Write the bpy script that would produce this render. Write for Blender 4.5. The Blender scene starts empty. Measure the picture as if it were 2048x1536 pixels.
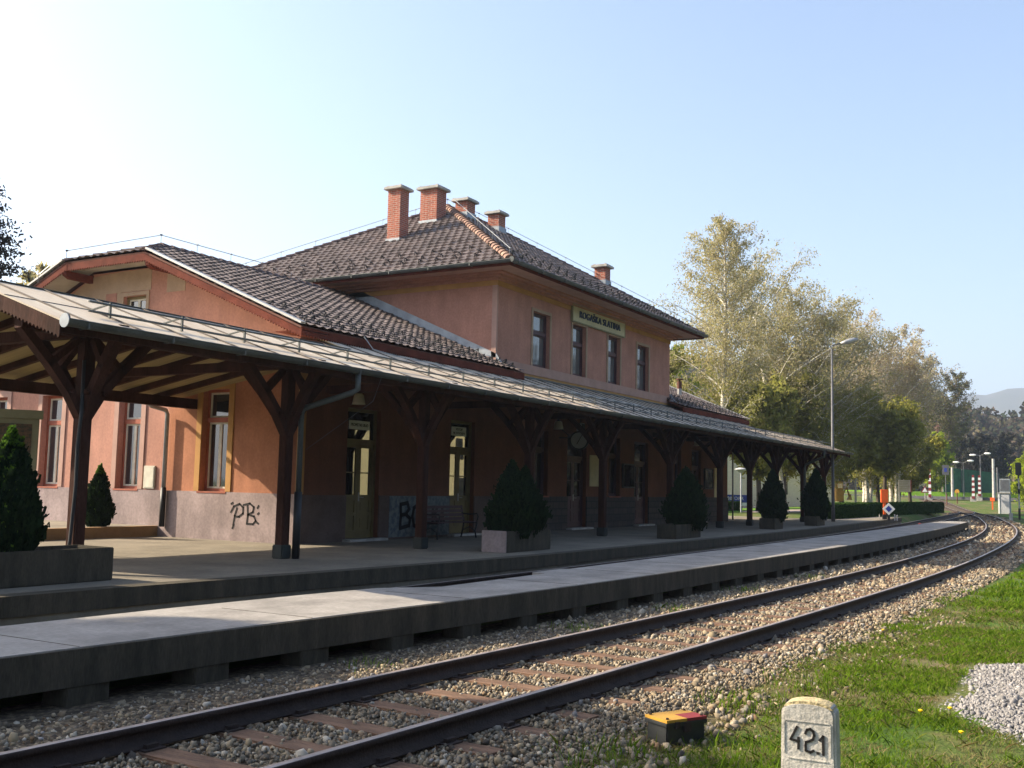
import bpy, bmesh, math, random
import numpy as np
from mathutils import Vector, Matrix

R = math.radians
sc = bpy.context.scene
# ------------------------------------------------------------------ camera
CAM = Vector((-18.388, -16.492, 1.44))
yaw, pitch, roll = 1.04171154, 0.0977728699, 0.0218637818
fw = Vector((math.sin(yaw) * math.cos(pitch), math.cos(yaw) * math.cos(pitch), math.sin(pitch)))
rt = Vector((math.cos(yaw), -math.sin(yaw), 0))
up = rt.cross(fw)
r2 = rt * math.cos(roll) + up * math.sin(roll)
u2 = up * math.cos(roll) - rt * math.sin(roll)
camd = bpy.data.cameras.new('camera')
cam = bpy.data.objects.new('camera', camd)
sc.collection.objects.link(cam)
cam.matrix_world = Matrix(((r2.x, u2.x, -fw.x, CAM.x), (r2.y, u2.y, -fw.y, CAM.y), (r2.z, u2.z, -fw.z, CAM.z), (0, 0, 0, 1)))
camd.sensor_width = 36
camd.lens = 2084.6 / 2048 * 36
camd.clip_end = 9000
camd.clip_start = 0.1
sc.camera = cam
# ------------------------------------------------------------------ sky, sun, exposure
to_sun = Vector((-0.53, 1.5, 1.0)).normalized()
sun_el = math.asin(to_sun.z)
sun_az = math.atan2(to_sun.x, to_sun.y)
w = bpy.data.worlds.new('World')
sc.world = w
w.use_nodes = True
nt = w.node_tree
sky = nt.nodes.new('ShaderNodeTexSky')
sky.sky_type = 'NISHITA'
sky.sun_disc = False
sky.sun_elevation = sun_el
sky.sun_rotation = sun_az
sky.altitude = 250
sky.air_density = 1.0
sky.dust_density = 3.6
sky.ozone_density = 1.7
bgn = nt.nodes['Background']
nt.links.new(sky.outputs[0], bgn.inputs[0])
bgn.inputs[1].default_value = 0.105
sund = bpy.data.lights.new('sun', 'SUN')
sund.energy = 4.6
sund.angle = R(0.55)
sund.color = (1.0, 0.86, 0.66)
sun = bpy.data.objects.new('sun', sund)
sc.collection.objects.link(sun)
sun.rotation_euler = to_sun.to_track_quat('Z', 'Y').to_euler()
sc.view_settings.view_transform = 'Standard'
sc.view_settings.look = 'None'
sc.view_settings.exposure = 1.55
sc.view_settings.gamma = 1
sc.cycles.max_bounces = 6
sc.cycles.transparent_max_bounces = 8

rnd = random.Random(7)
npr = np.random.default_rng(11)


# ------------------------------------------------------------------ materials
def mat(name, col, rough=0.85, var=0.25, scale=4.0, bump=0.0, bscale=None, col2=None, spec=0.3, metal=0.0, fine=0.0, stretch=None, pos=(0.35, 0.65), bdist=0.02, streak=0.0):
    m = bpy.data.materials.new(name)
    m.use_nodes = True
    n = m.node_tree.nodes
    l = m.node_tree.links
    b = n['Principled BSDF']
    b.inputs['Roughness'].default_value = rough
    b.inputs['Specular IOR Level'].default_value = spec
    b.inputs['Metallic'].default_value = metal
    tc = n.new('ShaderNodeTexCoord')
    src = tc.outputs['Object']
    if stretch:
        mp = n.new('ShaderNodeMapping')
        mp.inputs['Scale'].default_value = stretch
        l.new(src, mp.inputs[0])
        src = mp.outputs[0]
    t = n.new('ShaderNodeTexNoise')
    t.inputs['Scale'].default_value = scale
    t.inputs['Detail'].default_value = 8
    t.inputs['Roughness'].default_value = 0.62
    l.new(src, t.inputs['Vector'])
    cr = n.new('ShaderNodeValToRGB')
    c = Vector(col)
    d = Vector(col2) if col2 else c * (1 - var)
    e = c if col2 else c * (1 + var * 0.6)
    cr.color_ramp.elements[0].position = pos[0]
    cr.color_ramp.elements[1].position = pos[1]
    cr.color_ramp.elements[0].color = (*d, 1)
    cr.color_ramp.elements[1].color = (*e, 1)
    l.new(t.outputs['Fac'], cr.inputs[0])
    out = cr.outputs[0]
    if fine:
        t2 = n.new('ShaderNodeTexNoise')
        t2.inputs['Scale'].default_value = scale * 14
        t2.inputs['Detail'].default_value = 3
        l.new(src, t2.inputs['Vector'])
        mr = n.new('ShaderNodeMapRange')
        mr.inputs[1].default_value = 0.3
        mr.inputs[2].default_value = 0.7
        mr.inputs[3].default_value = 1 - fine
        mr.inputs[4].default_value = 1 + fine
        l.new(t2.outputs['Fac'], mr.inputs[0])
        mx = n.new('ShaderNodeMix')
        mx.data_type = 'RGBA'
        mx.blend_type = 'MULTIPLY'
        mx.inputs[0].default_value = 1
        l.new(out, mx.inputs[6])
        l.new(mr.outputs[0], mx.inputs[7])
        out = mx.outputs[2]
    if streak:
        mp2 = n.new('ShaderNodeMapping')
        mp2.inputs['Scale'].default_value = (1.3, 1.3, 0.22)
        l.new(tc.outputs['Object'], mp2.inputs[0])
        t4 = n.new('ShaderNodeTexNoise')
        t4.inputs['Scale'].default_value = 2.4
        t4.inputs['Detail'].default_value = 7
        l.new(mp2.outputs[0], t4.inputs['Vector'])
        mr4 = n.new('ShaderNodeMapRange')
        mr4.inputs[1].default_value = 0.38
        mr4.inputs[2].default_value = 0.6
        mr4.inputs[3].default_value = 1 - streak
        mr4.inputs[4].default_value = 1.04
        l.new(t4.outputs['Fac'], mr4.inputs[0])
        mx4 = n.new('ShaderNodeMix')
        mx4.data_type = 'RGBA'
        mx4.blend_type = 'MULTIPLY'
        mx4.inputs[0].default_value = 1
        l.new(out, mx4.inputs[6])
        l.new(mr4.outputs[0], mx4.inputs[7])
        out = mx4.outputs[2]
    l.new(out, b.inputs['Base Color'])
    if bump:
        t3 = n.new('ShaderNodeTexNoise')
        t3.inputs['Scale'].default_value = bscale or scale * 6
        t3.inputs['Detail'].default_value = 6
        l.new(src, t3.inputs['Vector'])
        bp = n.new('ShaderNodeBump')
        bp.inputs['Strength'].default_value = bump
        bp.inputs['Distance'].default_value = bdist
        l.new(t3.outputs['Fac'], bp.inputs['Height'])
        l.new(bp.outputs[0], b.inputs['Normal'])
    return m


def leafmat(name, cols, trans=0.35):
    """Foliage: colour varies over the object by noise and per leaf (random per island)."""
    m = bpy.data.materials.new(name)
    m.use_nodes = True
    n = m.node_tree.nodes
    l = m.node_tree.links
    n.remove(n['Principled BSDF'])
    g = n.new('ShaderNodeNewGeometry')
    cr = n.new('ShaderNodeValToRGB')
    el = cr.color_ramp.elements
    el[0].color = (*cols[0], 1)
    el[1].color = (*cols[-1], 1)
    for i, c in enumerate(cols[1:-1]):
        e = el.new((i + 1) / (len(cols) - 1))
        e.color = (*c, 1)
    l.new(g.outputs['Random Per Island'], cr.inputs[0])
    df = n.new('ShaderNodeBsdfDiffuse')
    tr = n.new('ShaderNodeBsdfTranslucent')
    ms = n.new('ShaderNodeMixShader')
    ms.inputs[0].default_value = trans
    l.new(cr.outputs[0], df.inputs[0])
    l.new(cr.outputs[0], tr.inputs[0])
    l.new(df.outputs[0], ms.inputs[1])
    l.new(tr.outputs[0], ms.inputs[2])
    l.new(ms.outputs[0], n['Material Output'].inputs[0])
    return m


def islandmat(name, cols, rough=0.85, bump=0.0, bscale=40):
    m = bpy.data.materials.new(name)
    m.use_nodes = True
    n = m.node_tree.nodes
    l = m.node_tree.links
    b = n['Principled BSDF']
    b.inputs['Roughness'].default_value = rough
    b.inputs['Specular IOR Level'].default_value = 0.25
    g = n.new('ShaderNodeNewGeometry')
    cr = n.new('ShaderNodeValToRGB')
    el = cr.color_ramp.elements
    el[0].color = (*cols[0], 1)
    el[1].color = (*cols[-1], 1)
    for i, c in enumerate(cols[1:-1]):
        e = el.new((i + 1) / (len(cols) - 1))
        e.color = (*c, 1)
    l.new(g.outputs['Random Per Island'], cr.inputs[0])
    l.new(cr.outputs[0], b.inputs['Base Color'])
    if bump:
        t3 = n.new('ShaderNodeTexNoise')
        t3.inputs['Scale'].default_value = bscale
        bp = n.new('ShaderNodeBump')
        bp.inputs['Strength'].default_value = bump
        bp.inputs['Distance'].default_value = 0.01
        l.new(t3.outputs['Fac'], bp.inputs['Height'])
        l.new(bp.outputs[0], b.inputs['Normal'])
    return m


def brickmat(name, c1, c2, mortar, scale=1.0, bw=0.25, bh=0.075, ms=0.012):
    m = bpy.data.materials.new(name)
    m.use_nodes = True
    n = m.node_tree.nodes
    l = m.node_tree.links
    b = n['Principled BSDF']
    b.inputs['Roughness'].default_value = 0.9
    tc = n.new('ShaderNodeTexCoord')
    sp = n.new('ShaderNodeSeparateXYZ')
    l.new(tc.outputs['Object'], sp.inputs[0])
    ad = n.new('ShaderNodeMath')
    l.new(sp.outputs[0], ad.inputs[0])
    l.new(sp.outputs[1], ad.inputs[1])
    cb = n.new('ShaderNodeCombineXYZ')
    l.new(ad.outputs[0], cb.inputs[0])
    l.new(sp.outputs[2], cb.inputs[1])
    bt = n.new('ShaderNodeTexBrick')
    bt.inputs['Color1'].default_value = (*c1, 1)
    bt.inputs['Color2'].default_value = (*c2, 1)
    bt.inputs['Mortar'].default_value = (*mortar, 1)
    bt.inputs['Scale'].default_value = scale
    bt.inputs['Brick Width'].default_value = bw
    bt.inputs['Row Height'].default_value = bh
    bt.inputs['Mortar Size'].default_value = ms
    l.new(cb.outputs[0], bt.inputs['Vector'])
    t = n.new('ShaderNodeTexNoise')
    t.inputs['Scale'].default_value = 5
    mr = n.new('ShaderNodeMapRange')
    mr.inputs[3].default_value = 0.5
    mr.inputs[4].default_value = 1.35
    l.new(t.outputs['Fac'], mr.inputs[0])
    mx = n.new('ShaderNodeMix')
    mx.data_type = 'RGBA'
    mx.blend_type = 'MULTIPLY'
    mx.inputs[0].default_value = 1
    l.new(bt.outputs[0], mx.inputs[6])
    l.new(mr.outputs[0], mx.inputs[7])
    l.new(mx.outputs[2], b.inputs['Base Color'])
    bp = n.new('ShaderNodeBump')
    bp.inputs['Strength'].default_value = 0.6
    bp.inputs['Distance'].default_value = 0.01
    bp.invert = True
    l.new(bt.outputs['Fac'], bp.inputs['Height'])
    l.new(bp.outputs[0], b.inputs['Normal'])
    return m


def blendmat(name, stops, scale, detail=8, rough=0.95, bump=0.3, bscale=30, bdist=0.03, second=None):
    m = bpy.data.materials.new(name)
    m.use_nodes = True
    n = m.node_tree.nodes
    l = m.node_tree.links
    b = n['Principled BSDF']
    b.inputs['Roughness'].default_value = rough
    b.inputs['Specular IOR Level'].default_value = 0.15
    tc = n.new('ShaderNodeTexCoord')
    t = n.new('ShaderNodeTexNoise')
    t.inputs['Scale'].default_value = scale
    t.inputs['Detail'].default_value = detail
    t.inputs['Roughness'].default_value = 0.65
    l.new(tc.outputs['Object'], t.inputs['Vector'])
    cr = n.new('ShaderNodeValToRGB')
    el = cr.color_ramp.elements
    el[0].position, el[0].color = stops[0][0], (*stops[0][1], 1)
    el[1].position, el[1].color = stops[-1][0], (*stops[-1][1], 1)
    for p, c in stops[1:-1]:
        e = el.new(p)
        e.color = (*c, 1)
    l.new(t.outputs['Fac'], cr.inputs[0])
    out = cr.outputs[0]
    if second:
        t2 = n.new('ShaderNodeTexNoise')
        t2.inputs['Scale'].default_value = second[0]
        t2.inputs['Detail'].default_value = 4
        l.new(tc.outputs['Object'], t2.inputs['Vector'])
        mr = n.new('ShaderNodeMapRange')
        mr.inputs[1].default_value = 0.3
        mr.inputs[2].default_value = 0.7
        mr.inputs[3].default_value = second[1]
        mr.inputs[4].default_value = second[2]
        l.new(t2.outputs['Fac'], mr.inputs[0])
        mx = n.new('ShaderNodeMix')
        mx.data_type = 'RGBA'
        mx.blend_type = 'MULTIPLY'
        mx.inputs[0].default_value = 1
        l.new(out, mx.inputs[6])
        l.new(mr.outputs[0], mx.inputs[7])
        out = mx.outputs[2]
    l.new(out, b.inputs['Base Color'])
    t3 = n.new('ShaderNodeTexNoise')
    t3.inputs['Scale'].default_value = bscale
    t3.inputs['Detail'].default_value = 6
    l.new(tc.outputs['Object'], t3.inputs['Vector'])
    bp = n.new('ShaderNodeBump')
    bp.inputs['Strength'].default_value = bump
    bp.inputs['Distance'].default_value = bdist
    l.new(t3.outputs['Fac'], bp.inputs['Height'])
    l.new(bp.outputs[0], b.inputs['Normal'])
    return m


M = {}
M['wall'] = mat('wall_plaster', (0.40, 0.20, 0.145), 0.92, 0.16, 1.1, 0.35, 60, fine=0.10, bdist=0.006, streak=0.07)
M['orange_wall_shaded'] = mat('shaded_orange_plaster', (0.16, 0.066, 0.036), 0.92, 0.16, 1.1, 0.35, 60, fine=0.10, bdist=0.006, streak=0.07)  # front walls below the canopy: its shade is put into this darker plaster colour
M['ochrewall'] = mat('ochre_orange_plaster', (0.37, 0.16, 0.088), 0.92, 0.16, 1.1, 0.35, 60, fine=0.10, bdist=0.006, streak=0.07)
M['cream'] = mat('cream_trim', (0.36, 0.26, 0.18), 0.9, 0.14, 2.0, 0.2, 50, fine=0.05)
M['ochre'] = mat('ochre_trim', (0.42, 0.23, 0.08), 0.9, 0.14, 2.0, 0.2, 50)
M['pinktrim'] = mat('pink_trim', (0.40, 0.25, 0.20), 0.9, 0.12, 2.0, 0.2, 50)
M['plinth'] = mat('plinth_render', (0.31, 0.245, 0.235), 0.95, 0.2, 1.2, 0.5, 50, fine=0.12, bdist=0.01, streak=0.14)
M['plinth_shaded'] = mat('shaded_plinth_render', (0.125, 0.088, 0.072), 0.95, 0.25, 1.6, 0.5, 50, fine=0.12, bdist=0.01)  # front copy of the plinth render, colour darkened to paint in canopy shade
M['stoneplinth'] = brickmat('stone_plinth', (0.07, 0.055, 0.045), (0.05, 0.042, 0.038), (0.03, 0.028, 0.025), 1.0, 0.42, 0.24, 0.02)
M['tile'] = mat('roof_tile', (0.165, 0.13, 0.118), 0.75, 0.35, 1.6, 0.25, 50, fine=0.3, spec=0.4)
M['cap'] = islandmat('ridge_tile', [(0.14, 0.08, 0.06), (0.30, 0.18, 0.13), (0.20, 0.12, 0.09), (0.34, 0.22, 0.16)], 0.8)
M['capdark'] = islandmat('dark_ridge_tile', [(0.10, 0.07, 0.065), (0.16, 0.11, 0.10)], 0.8)
M['brick'] = brickmat('chimney_brick', (0.42, 0.10, 0.05), (0.30, 0.075, 0.045), (0.38, 0.28, 0.22))
M['concrete'] = mat('concrete', (0.42, 0.40, 0.36), 0.95, 0.3, 3.0, 0.5, 40, fine=0.15)
M['greenmetal'] = mat('weathered_gutter', (0.075, 0.085, 0.08), 0.55, 0.3, 3, 0.1, spec=0.5, fine=0.15)
M['polegrey'] = mat('pole_grey', (0.10, 0.10, 0.105), 0.6, 0.3, 2, spec=0.4)
M['zinc'] = mat('zinc', (0.30, 0.33, 0.36), 0.5, 0.2, 3, 0.1, metal=0.3, spec=0.5)
M['lightmetal'] = mat('light_metal', (0.36, 0.36, 0.35), 0.45, 0.15, 3, metal=0.4, spec=0.5)
M['redwood'] = mat('red_brown_timber', (0.054, 0.024, 0.017), 0.85, 0.4, 3.0, 0.4, 25, fine=0.2, spec=0.08, stretch=(1, 1, 0.25))
M['bargewood'] = mat('barge_timber', (0.12, 0.034, 0.022), 0.85, 0.3, 3.0, 0.3, 25, fine=0.15, spec=0.08)
M['boards'] = mat('yellow_boards', (0.30, 0.24, 0.11), 0.85, 0.25, 1.2, 0.4, 14, stretch=(8, 0.4, 1))
M['sheet'] = mat('sheet_metal_roof', (0.60, 0.53, 0.42), 0.7, 0.0, 0.7, 0.08, 6, col2=(0.50, 0.40, 0.29), spec=0.2, fine=0.06, stretch=(1, 0.35, 1))
M['seam'] = mat('seam_metal', (0.12, 0.10, 0.085), 0.7, 0.2, 3)
M['olivewood'] = mat('olive_door_wood', (0.17, 0.125, 0.045), 0.6, 0.2, 2.5, 0.2, 30, spec=0.4)
M['darkwood'] = mat('dark_window_wood', (0.075, 0.035, 0.04), 0.55, 0.3, 3, 0.2, 30, spec=0.4)
M['brownframe'] = mat('brown_window_frame', (0.30, 0.085, 0.045), 0.6, 0.25, 3, 0.2, 30)
M['sash'] = mat('pale_sash_paint', (0.55, 0.52, 0.42), 0.6, 0.15, 5, 0.1, 30)
M['soffit'] = mat('grey_soffit', (0.36, 0.33, 0.28), 0.9, 0.15, 2)
M['steel'] = mat('rail_side', (0.035, 0.022, 0.017), 0.75, 0.35, 9, 0.4, 40, spec=0.35, fine=0.2)
M['railtop'] = mat('rail_head', (0.42, 0.34, 0.29), 0.42, 0.25, 6, spec=0.5, metal=0.6)
M['sleeper'] = mat('sleeper_timber', (0.16, 0.092, 0.055), 0.85, 0.45, 3.5, 0.8, 18, fine=0.25, stretch=(3, 0.5, 1), bdist=0.02)
M['asphalt'] = mat('platform_top', (0.19, 0.165, 0.125), 0.9, 0.26, 0.9, 0.35, 60, fine=0.12, bdist=0.008)
M['island'] = mat('island_top', (0.265, 0.245, 0.22), 0.9, 0.30, 1.3, 0.4, 70, fine=0.12, bdist=0.008)
M['mossy'] = mat('mossy_concrete', (0.080, 0.066, 0.046), 0.95, 0.0, 2.2, 0.7, 20, col2=(0.04, 0.036, 0.024), fine=0.2, stretch=(2.5, 2.5, 0.5))
M['black'] = mat('black_metal', (0.018, 0.018, 0.018), 0.5, 0.2, 5, spec=0.4)
M['darkshoe'] = mat('post_shoe', (0.03, 0.035, 0.033), 0.7, 0.2, 5)
M['white'] = mat('white_paint', (0.78, 0.78, 0.75), 0.6, 0.08, 4)
M['red'] = mat('red_paint', (0.22, 0.03, 0.03), 0.6, 0.15, 4)
M['orange'] = mat('orange_paint', (0.72, 0.12, 0.02), 0.55, 0.15, 4)
M['yellow'] = mat('yellow_paint', (0.46, 0.25, 0.035), 0.5, 0.12, 4)
M['blue'] = mat('blue_paint', (0.03, 0.05, 0.28), 0.5, 0.12, 4)
M['signcream'] = mat('sign_cream', (0.50, 0.46, 0.27), 0.55, 0.12, 3)
M['letterblue'] = mat('letter_blue', (0.03, 0.05, 0.09), 0.5, 0.1, 3)
M['letterblack'] = mat('letter_black', (0.015, 0.013, 0.012), 0.8, 0.1, 3)
M['lampglass'] = mat('lamp_opal', (0.62, 0.58, 0.48), 0.3, 0.05, 3)
M['paper'] = mat('faded_notice', (0.55, 0.48, 0.27), 0.7, 0.15, 3)
M['greypaint'] = mat('grey_patch_paint', (0.17, 0.185, 0.18), 0.8, 0.0, 7, col2=(0.08, 0.105, 0.12), pos=(0.42, 0.58))
M['stone'] = mat('weathered_stone', (0.47, 0.44, 0.385), 0.95, 0.25, 9, 0.9, 45, fine=0.2, bdist=0.006)
M['lichen'] = mat('lichen_stone', (0.44, 0.36, 0.20), 0.95, 0.4, 22, 1.0, 60, fine=0.3, bdist=0.01)
M['bark'] = mat('bark', (0.085, 0.068, 0.05), 0.95, 0.4, 5, 0.8, 12, stretch=(3, 3, 0.6), bdist=0.04)
M['birchbark'] = mat('birch_bark', (0.58, 0.55, 0.48), 0.85, 0.0, 3.0, 0.3, 10, col2=(0.16, 0.13, 0.10), pos=(0.36, 0.48), stretch=(1, 1, 2.5))
M['greybark'] = mat('grey_twigs', (0.20, 0.155, 0.125), 0.95, 0.3, 1)
M['hedge'] = leafmat('hedge_leaves', [(0.02, 0.05, 0.012), (0.05, 0.09, 0.02), (0.035, 0.07, 0.015)], 0.25)
M['thuja'] = leafmat('thuja_leaves', [(0.009, 0.018, 0.009), (0.022, 0.04, 0.015), (0.014, 0.028, 0.013)], 0.18)
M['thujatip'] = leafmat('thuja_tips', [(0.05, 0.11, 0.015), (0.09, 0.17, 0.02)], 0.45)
M['birchleaf'] = leafmat('birch_leaves', [(0.32, 0.29, 0.15), (0.45, 0.40, 0.19), (0.37, 0.31, 0.20), (0.34, 0.34, 0.13)], 0.5)
M['midleaf'] = leafmat('mid_leaves', [(0.20, 0.205, 0.05), (0.31, 0.31, 0.07), (0.25, 0.23, 0.09), (0.27, 0.285, 0.065)], 0.5)
M['greenleaf'] = leafmat('fresh_leaves', [(0.20, 0.26, 0.02), (0.32, 0.38, 0.03), (0.26, 0.32, 0.025)], 0.5)
M['lowleaf'] = leafmat('low_leaves', [(0.20, 0.20, 0.045), (0.36, 0.35, 0.075), (0.28, 0.26, 0.07)], 0.5)
M['brownleaf'] = leafmat('bud_twigs', [(0.38, 0.31, 0.23), (0.50, 0.42, 0.30), (0.44, 0.41, 0.18)], 0.5)
M['wood_far'] = leafmat('wood_far', [(0.12, 0.095, 0.075), (0.20, 0.155, 0.11), (0.13, 0.14, 0.05), (0.18, 0.19, 0.06), (0.15, 0.12, 0.09)], 0.35)
M['wood_dark'] = leafmat('wood_dark', [(0.03, 0.032, 0.03), (0.05, 0.045, 0.04), (0.035, 0.045, 0.03)], 0.2)
M['wood_hill'] = leafmat('wood_hill', [(0.06, 0.05, 0.045), (0.11, 0.085, 0.065), (0.055, 0.07, 0.045), (0.09, 0.085, 0.05)], 0.3)
M['grassblade'] = leafmat('grass_blades', [(0.06, 0.12, 0.008), (0.14, 0.235, 0.015), (0.095, 0.175, 0.012), (0.20, 0.23, 0.045)], 0.5)
M['drygrass'] = leafmat('dry_grass', [(0.20, 0.17, 0.07), (0.30, 0.24, 0.12), (0.12, 0.15, 0.04)], 0.35)
M['ballast'] = islandmat('ballast_stone', [(0.07, 0.055, 0.038), (0.28, 0.22, 0.14), (0.15, 0.125, 0.09), (0.35, 0.28, 0.185), (0.14, 0.085, 0.045), (0.22, 0.20, 0.16), (0.055, 0.045, 0.036), (0.31, 0.245, 0.15), (0.42, 0.38, 0.31)], 0.9)
M['palestones'] = islandmat('pale_gravel', [(0.19, 0.175, 0.165), (0.28, 0.265, 0.25), (0.13, 0.125, 0.12), (0.36, 0.34, 0.325)], 0.9)
M['ballastbed'] = blendmat('ballast_bed', [(0.3, (0.035, 0.027, 0.02)), (0.5, (0.085, 0.066, 0.046)), (0.62, (0.18, 0.14, 0.09)), (0.75, (0.24, 0.19, 0.13))], 14, 6, bump=1.0, bscale=22, bdist=0.05)
M['gravelheap'] = blendmat('gravel_heap', [(0.3, (0.20, 0.19, 0.175)), (0.7, (0.38, 0.36, 0.34))], 20, 6, bump=1.0, bscale=60, bdist=0.03)
M['earth'] = blendmat('lawn_earth', [(0.34, (0.17, 0.125, 0.08)), (0.45, (0.11, 0.115, 0.035)), (0.55, (0.055, 0.10, 0.014)), (0.75, (0.08, 0.14, 0.02))], 0.55, 10, bump=0.6, bscale=40, second=(25, 0.6, 1.3))
M['lawn'] = blendmat('lawn_far', [(0.3, (0.10, 0.20, 0.02)), (0.55, (0.14, 0.27, 0.025)), (0.75, (0.20, 0.29, 0.04))], 0.2, 8, bump=0.5, bscale=10, second=(6, 0.7, 1.2))
M['road'] = mat('road', (0.11, 0.11, 0.115), 0.9, 0.2, 0.5, 0.2, 30)
M['pathpale'] = mat('pale_path', (0.50, 0.40, 0.36), 0.9, 0.12, 0.6)
M['hill'] = mat('hill_ground', (0.07, 0.07, 0.035), 0.95, 0.4, 0.02)
M['mountain'] = mat('mountain', (0.085, 0.075, 0.055), 0.95, 0.0, 0.006, col2=(0.045, 0.055, 0.035))
M['green_net'] = mat('green_net', (0.02, 0.09, 0.05), 0.8, 0.3, 1.5)
M['greywall'] = mat('grey_wall', (0.42, 0.43, 0.45), 0.85, 0.1, 1)
M['redroof'] = mat('orange_roof', (0.50, 0.14, 0.05), 0.85, 0.25, 1.5)
M['darkroof'] = mat('brown_roof', (0.12, 0.05, 0.035), 0.85, 0.25, 1.5)
M['flower'] = mat('dandelion', (0.85, 0.60, 0.01), 0.7, 0.1, 20)
M['olivepanel'] = mat('olive_case', (0.26, 0.25, 0.15), 0.7, 0.15, 3)
M['picture'] = mat('faded_picture', (0.16, 0.09, 0.05), 0.6, 0.0, 16, col2=(0.05, 0.05, 0.03), pos=(0.4, 0.6))
M['boxplastic'] = mat('black_box', (0.02, 0.022, 0.022), 0.45, 0.15, 8, spec=0.45)
M['flowerbed'] = mat('ochre_planter', (0.34, 0.22, 0.11), 0.9, 0.2, 2, 0.3)


def glassmat(name, col, rough=0.04, spec=0.9, curtain=False):
    m = bpy.data.materials.new(name)
    m.use_nodes = True
    b = m.node_tree.nodes['Principled BSDF']
    b.inputs['Base Color'].default_value = (*col, 1)
    b.inputs['Roughness'].default_value = rough
    b.inputs['Specular IOR Level'].default_value = spec
    b.inputs['IOR'].default_value = 1.7
    n = m.node_tree.nodes
    l = m.node_tree.links
    t = n.new('ShaderNodeTexNoise')
    t.inputs['Scale'].default_value = 1.5
    bp = n.new('ShaderNodeBump')
    bp.inputs['Strength'].default_value = 0.12
    bp.inputs['Distance'].default_value = 0.02
    l.new(t.outputs['Fac'], bp.inputs['Height'])
    l.new(bp.outputs[0], b.inputs['Normal'])
    return m


M['glass'] = glassmat('window_glass', (0.02, 0.025, 0.03))
M['glasscurtain'] = glassmat('curtained_glass', (0.10, 0.11, 0.11))
M['glassdoor'] = glassmat('door_glass', (0.015, 0.015, 0.015), 0.02, 1.0)

# ------------------------------------------------------------------ mesh helpers
COL = sc.collection


def prop(o, label=None, cat=None, group=None, kind=None):
    if label: o['label'] = label
    if cat: o['category'] = cat
    if group: o['group'] = group
    if kind: o['kind'] = kind
    return o


def empty(name, loc=(0, 0, 0), label=None, cat=None, group=None, rz=0):
    o = bpy.data.objects.new(name, None)
    o.empty_display_size = 0.3
    COL.objects.link(o)
    o.location = loc
    o.rotation_euler = (0, 0, rz)
    return prop(o, label, cat, group)


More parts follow.
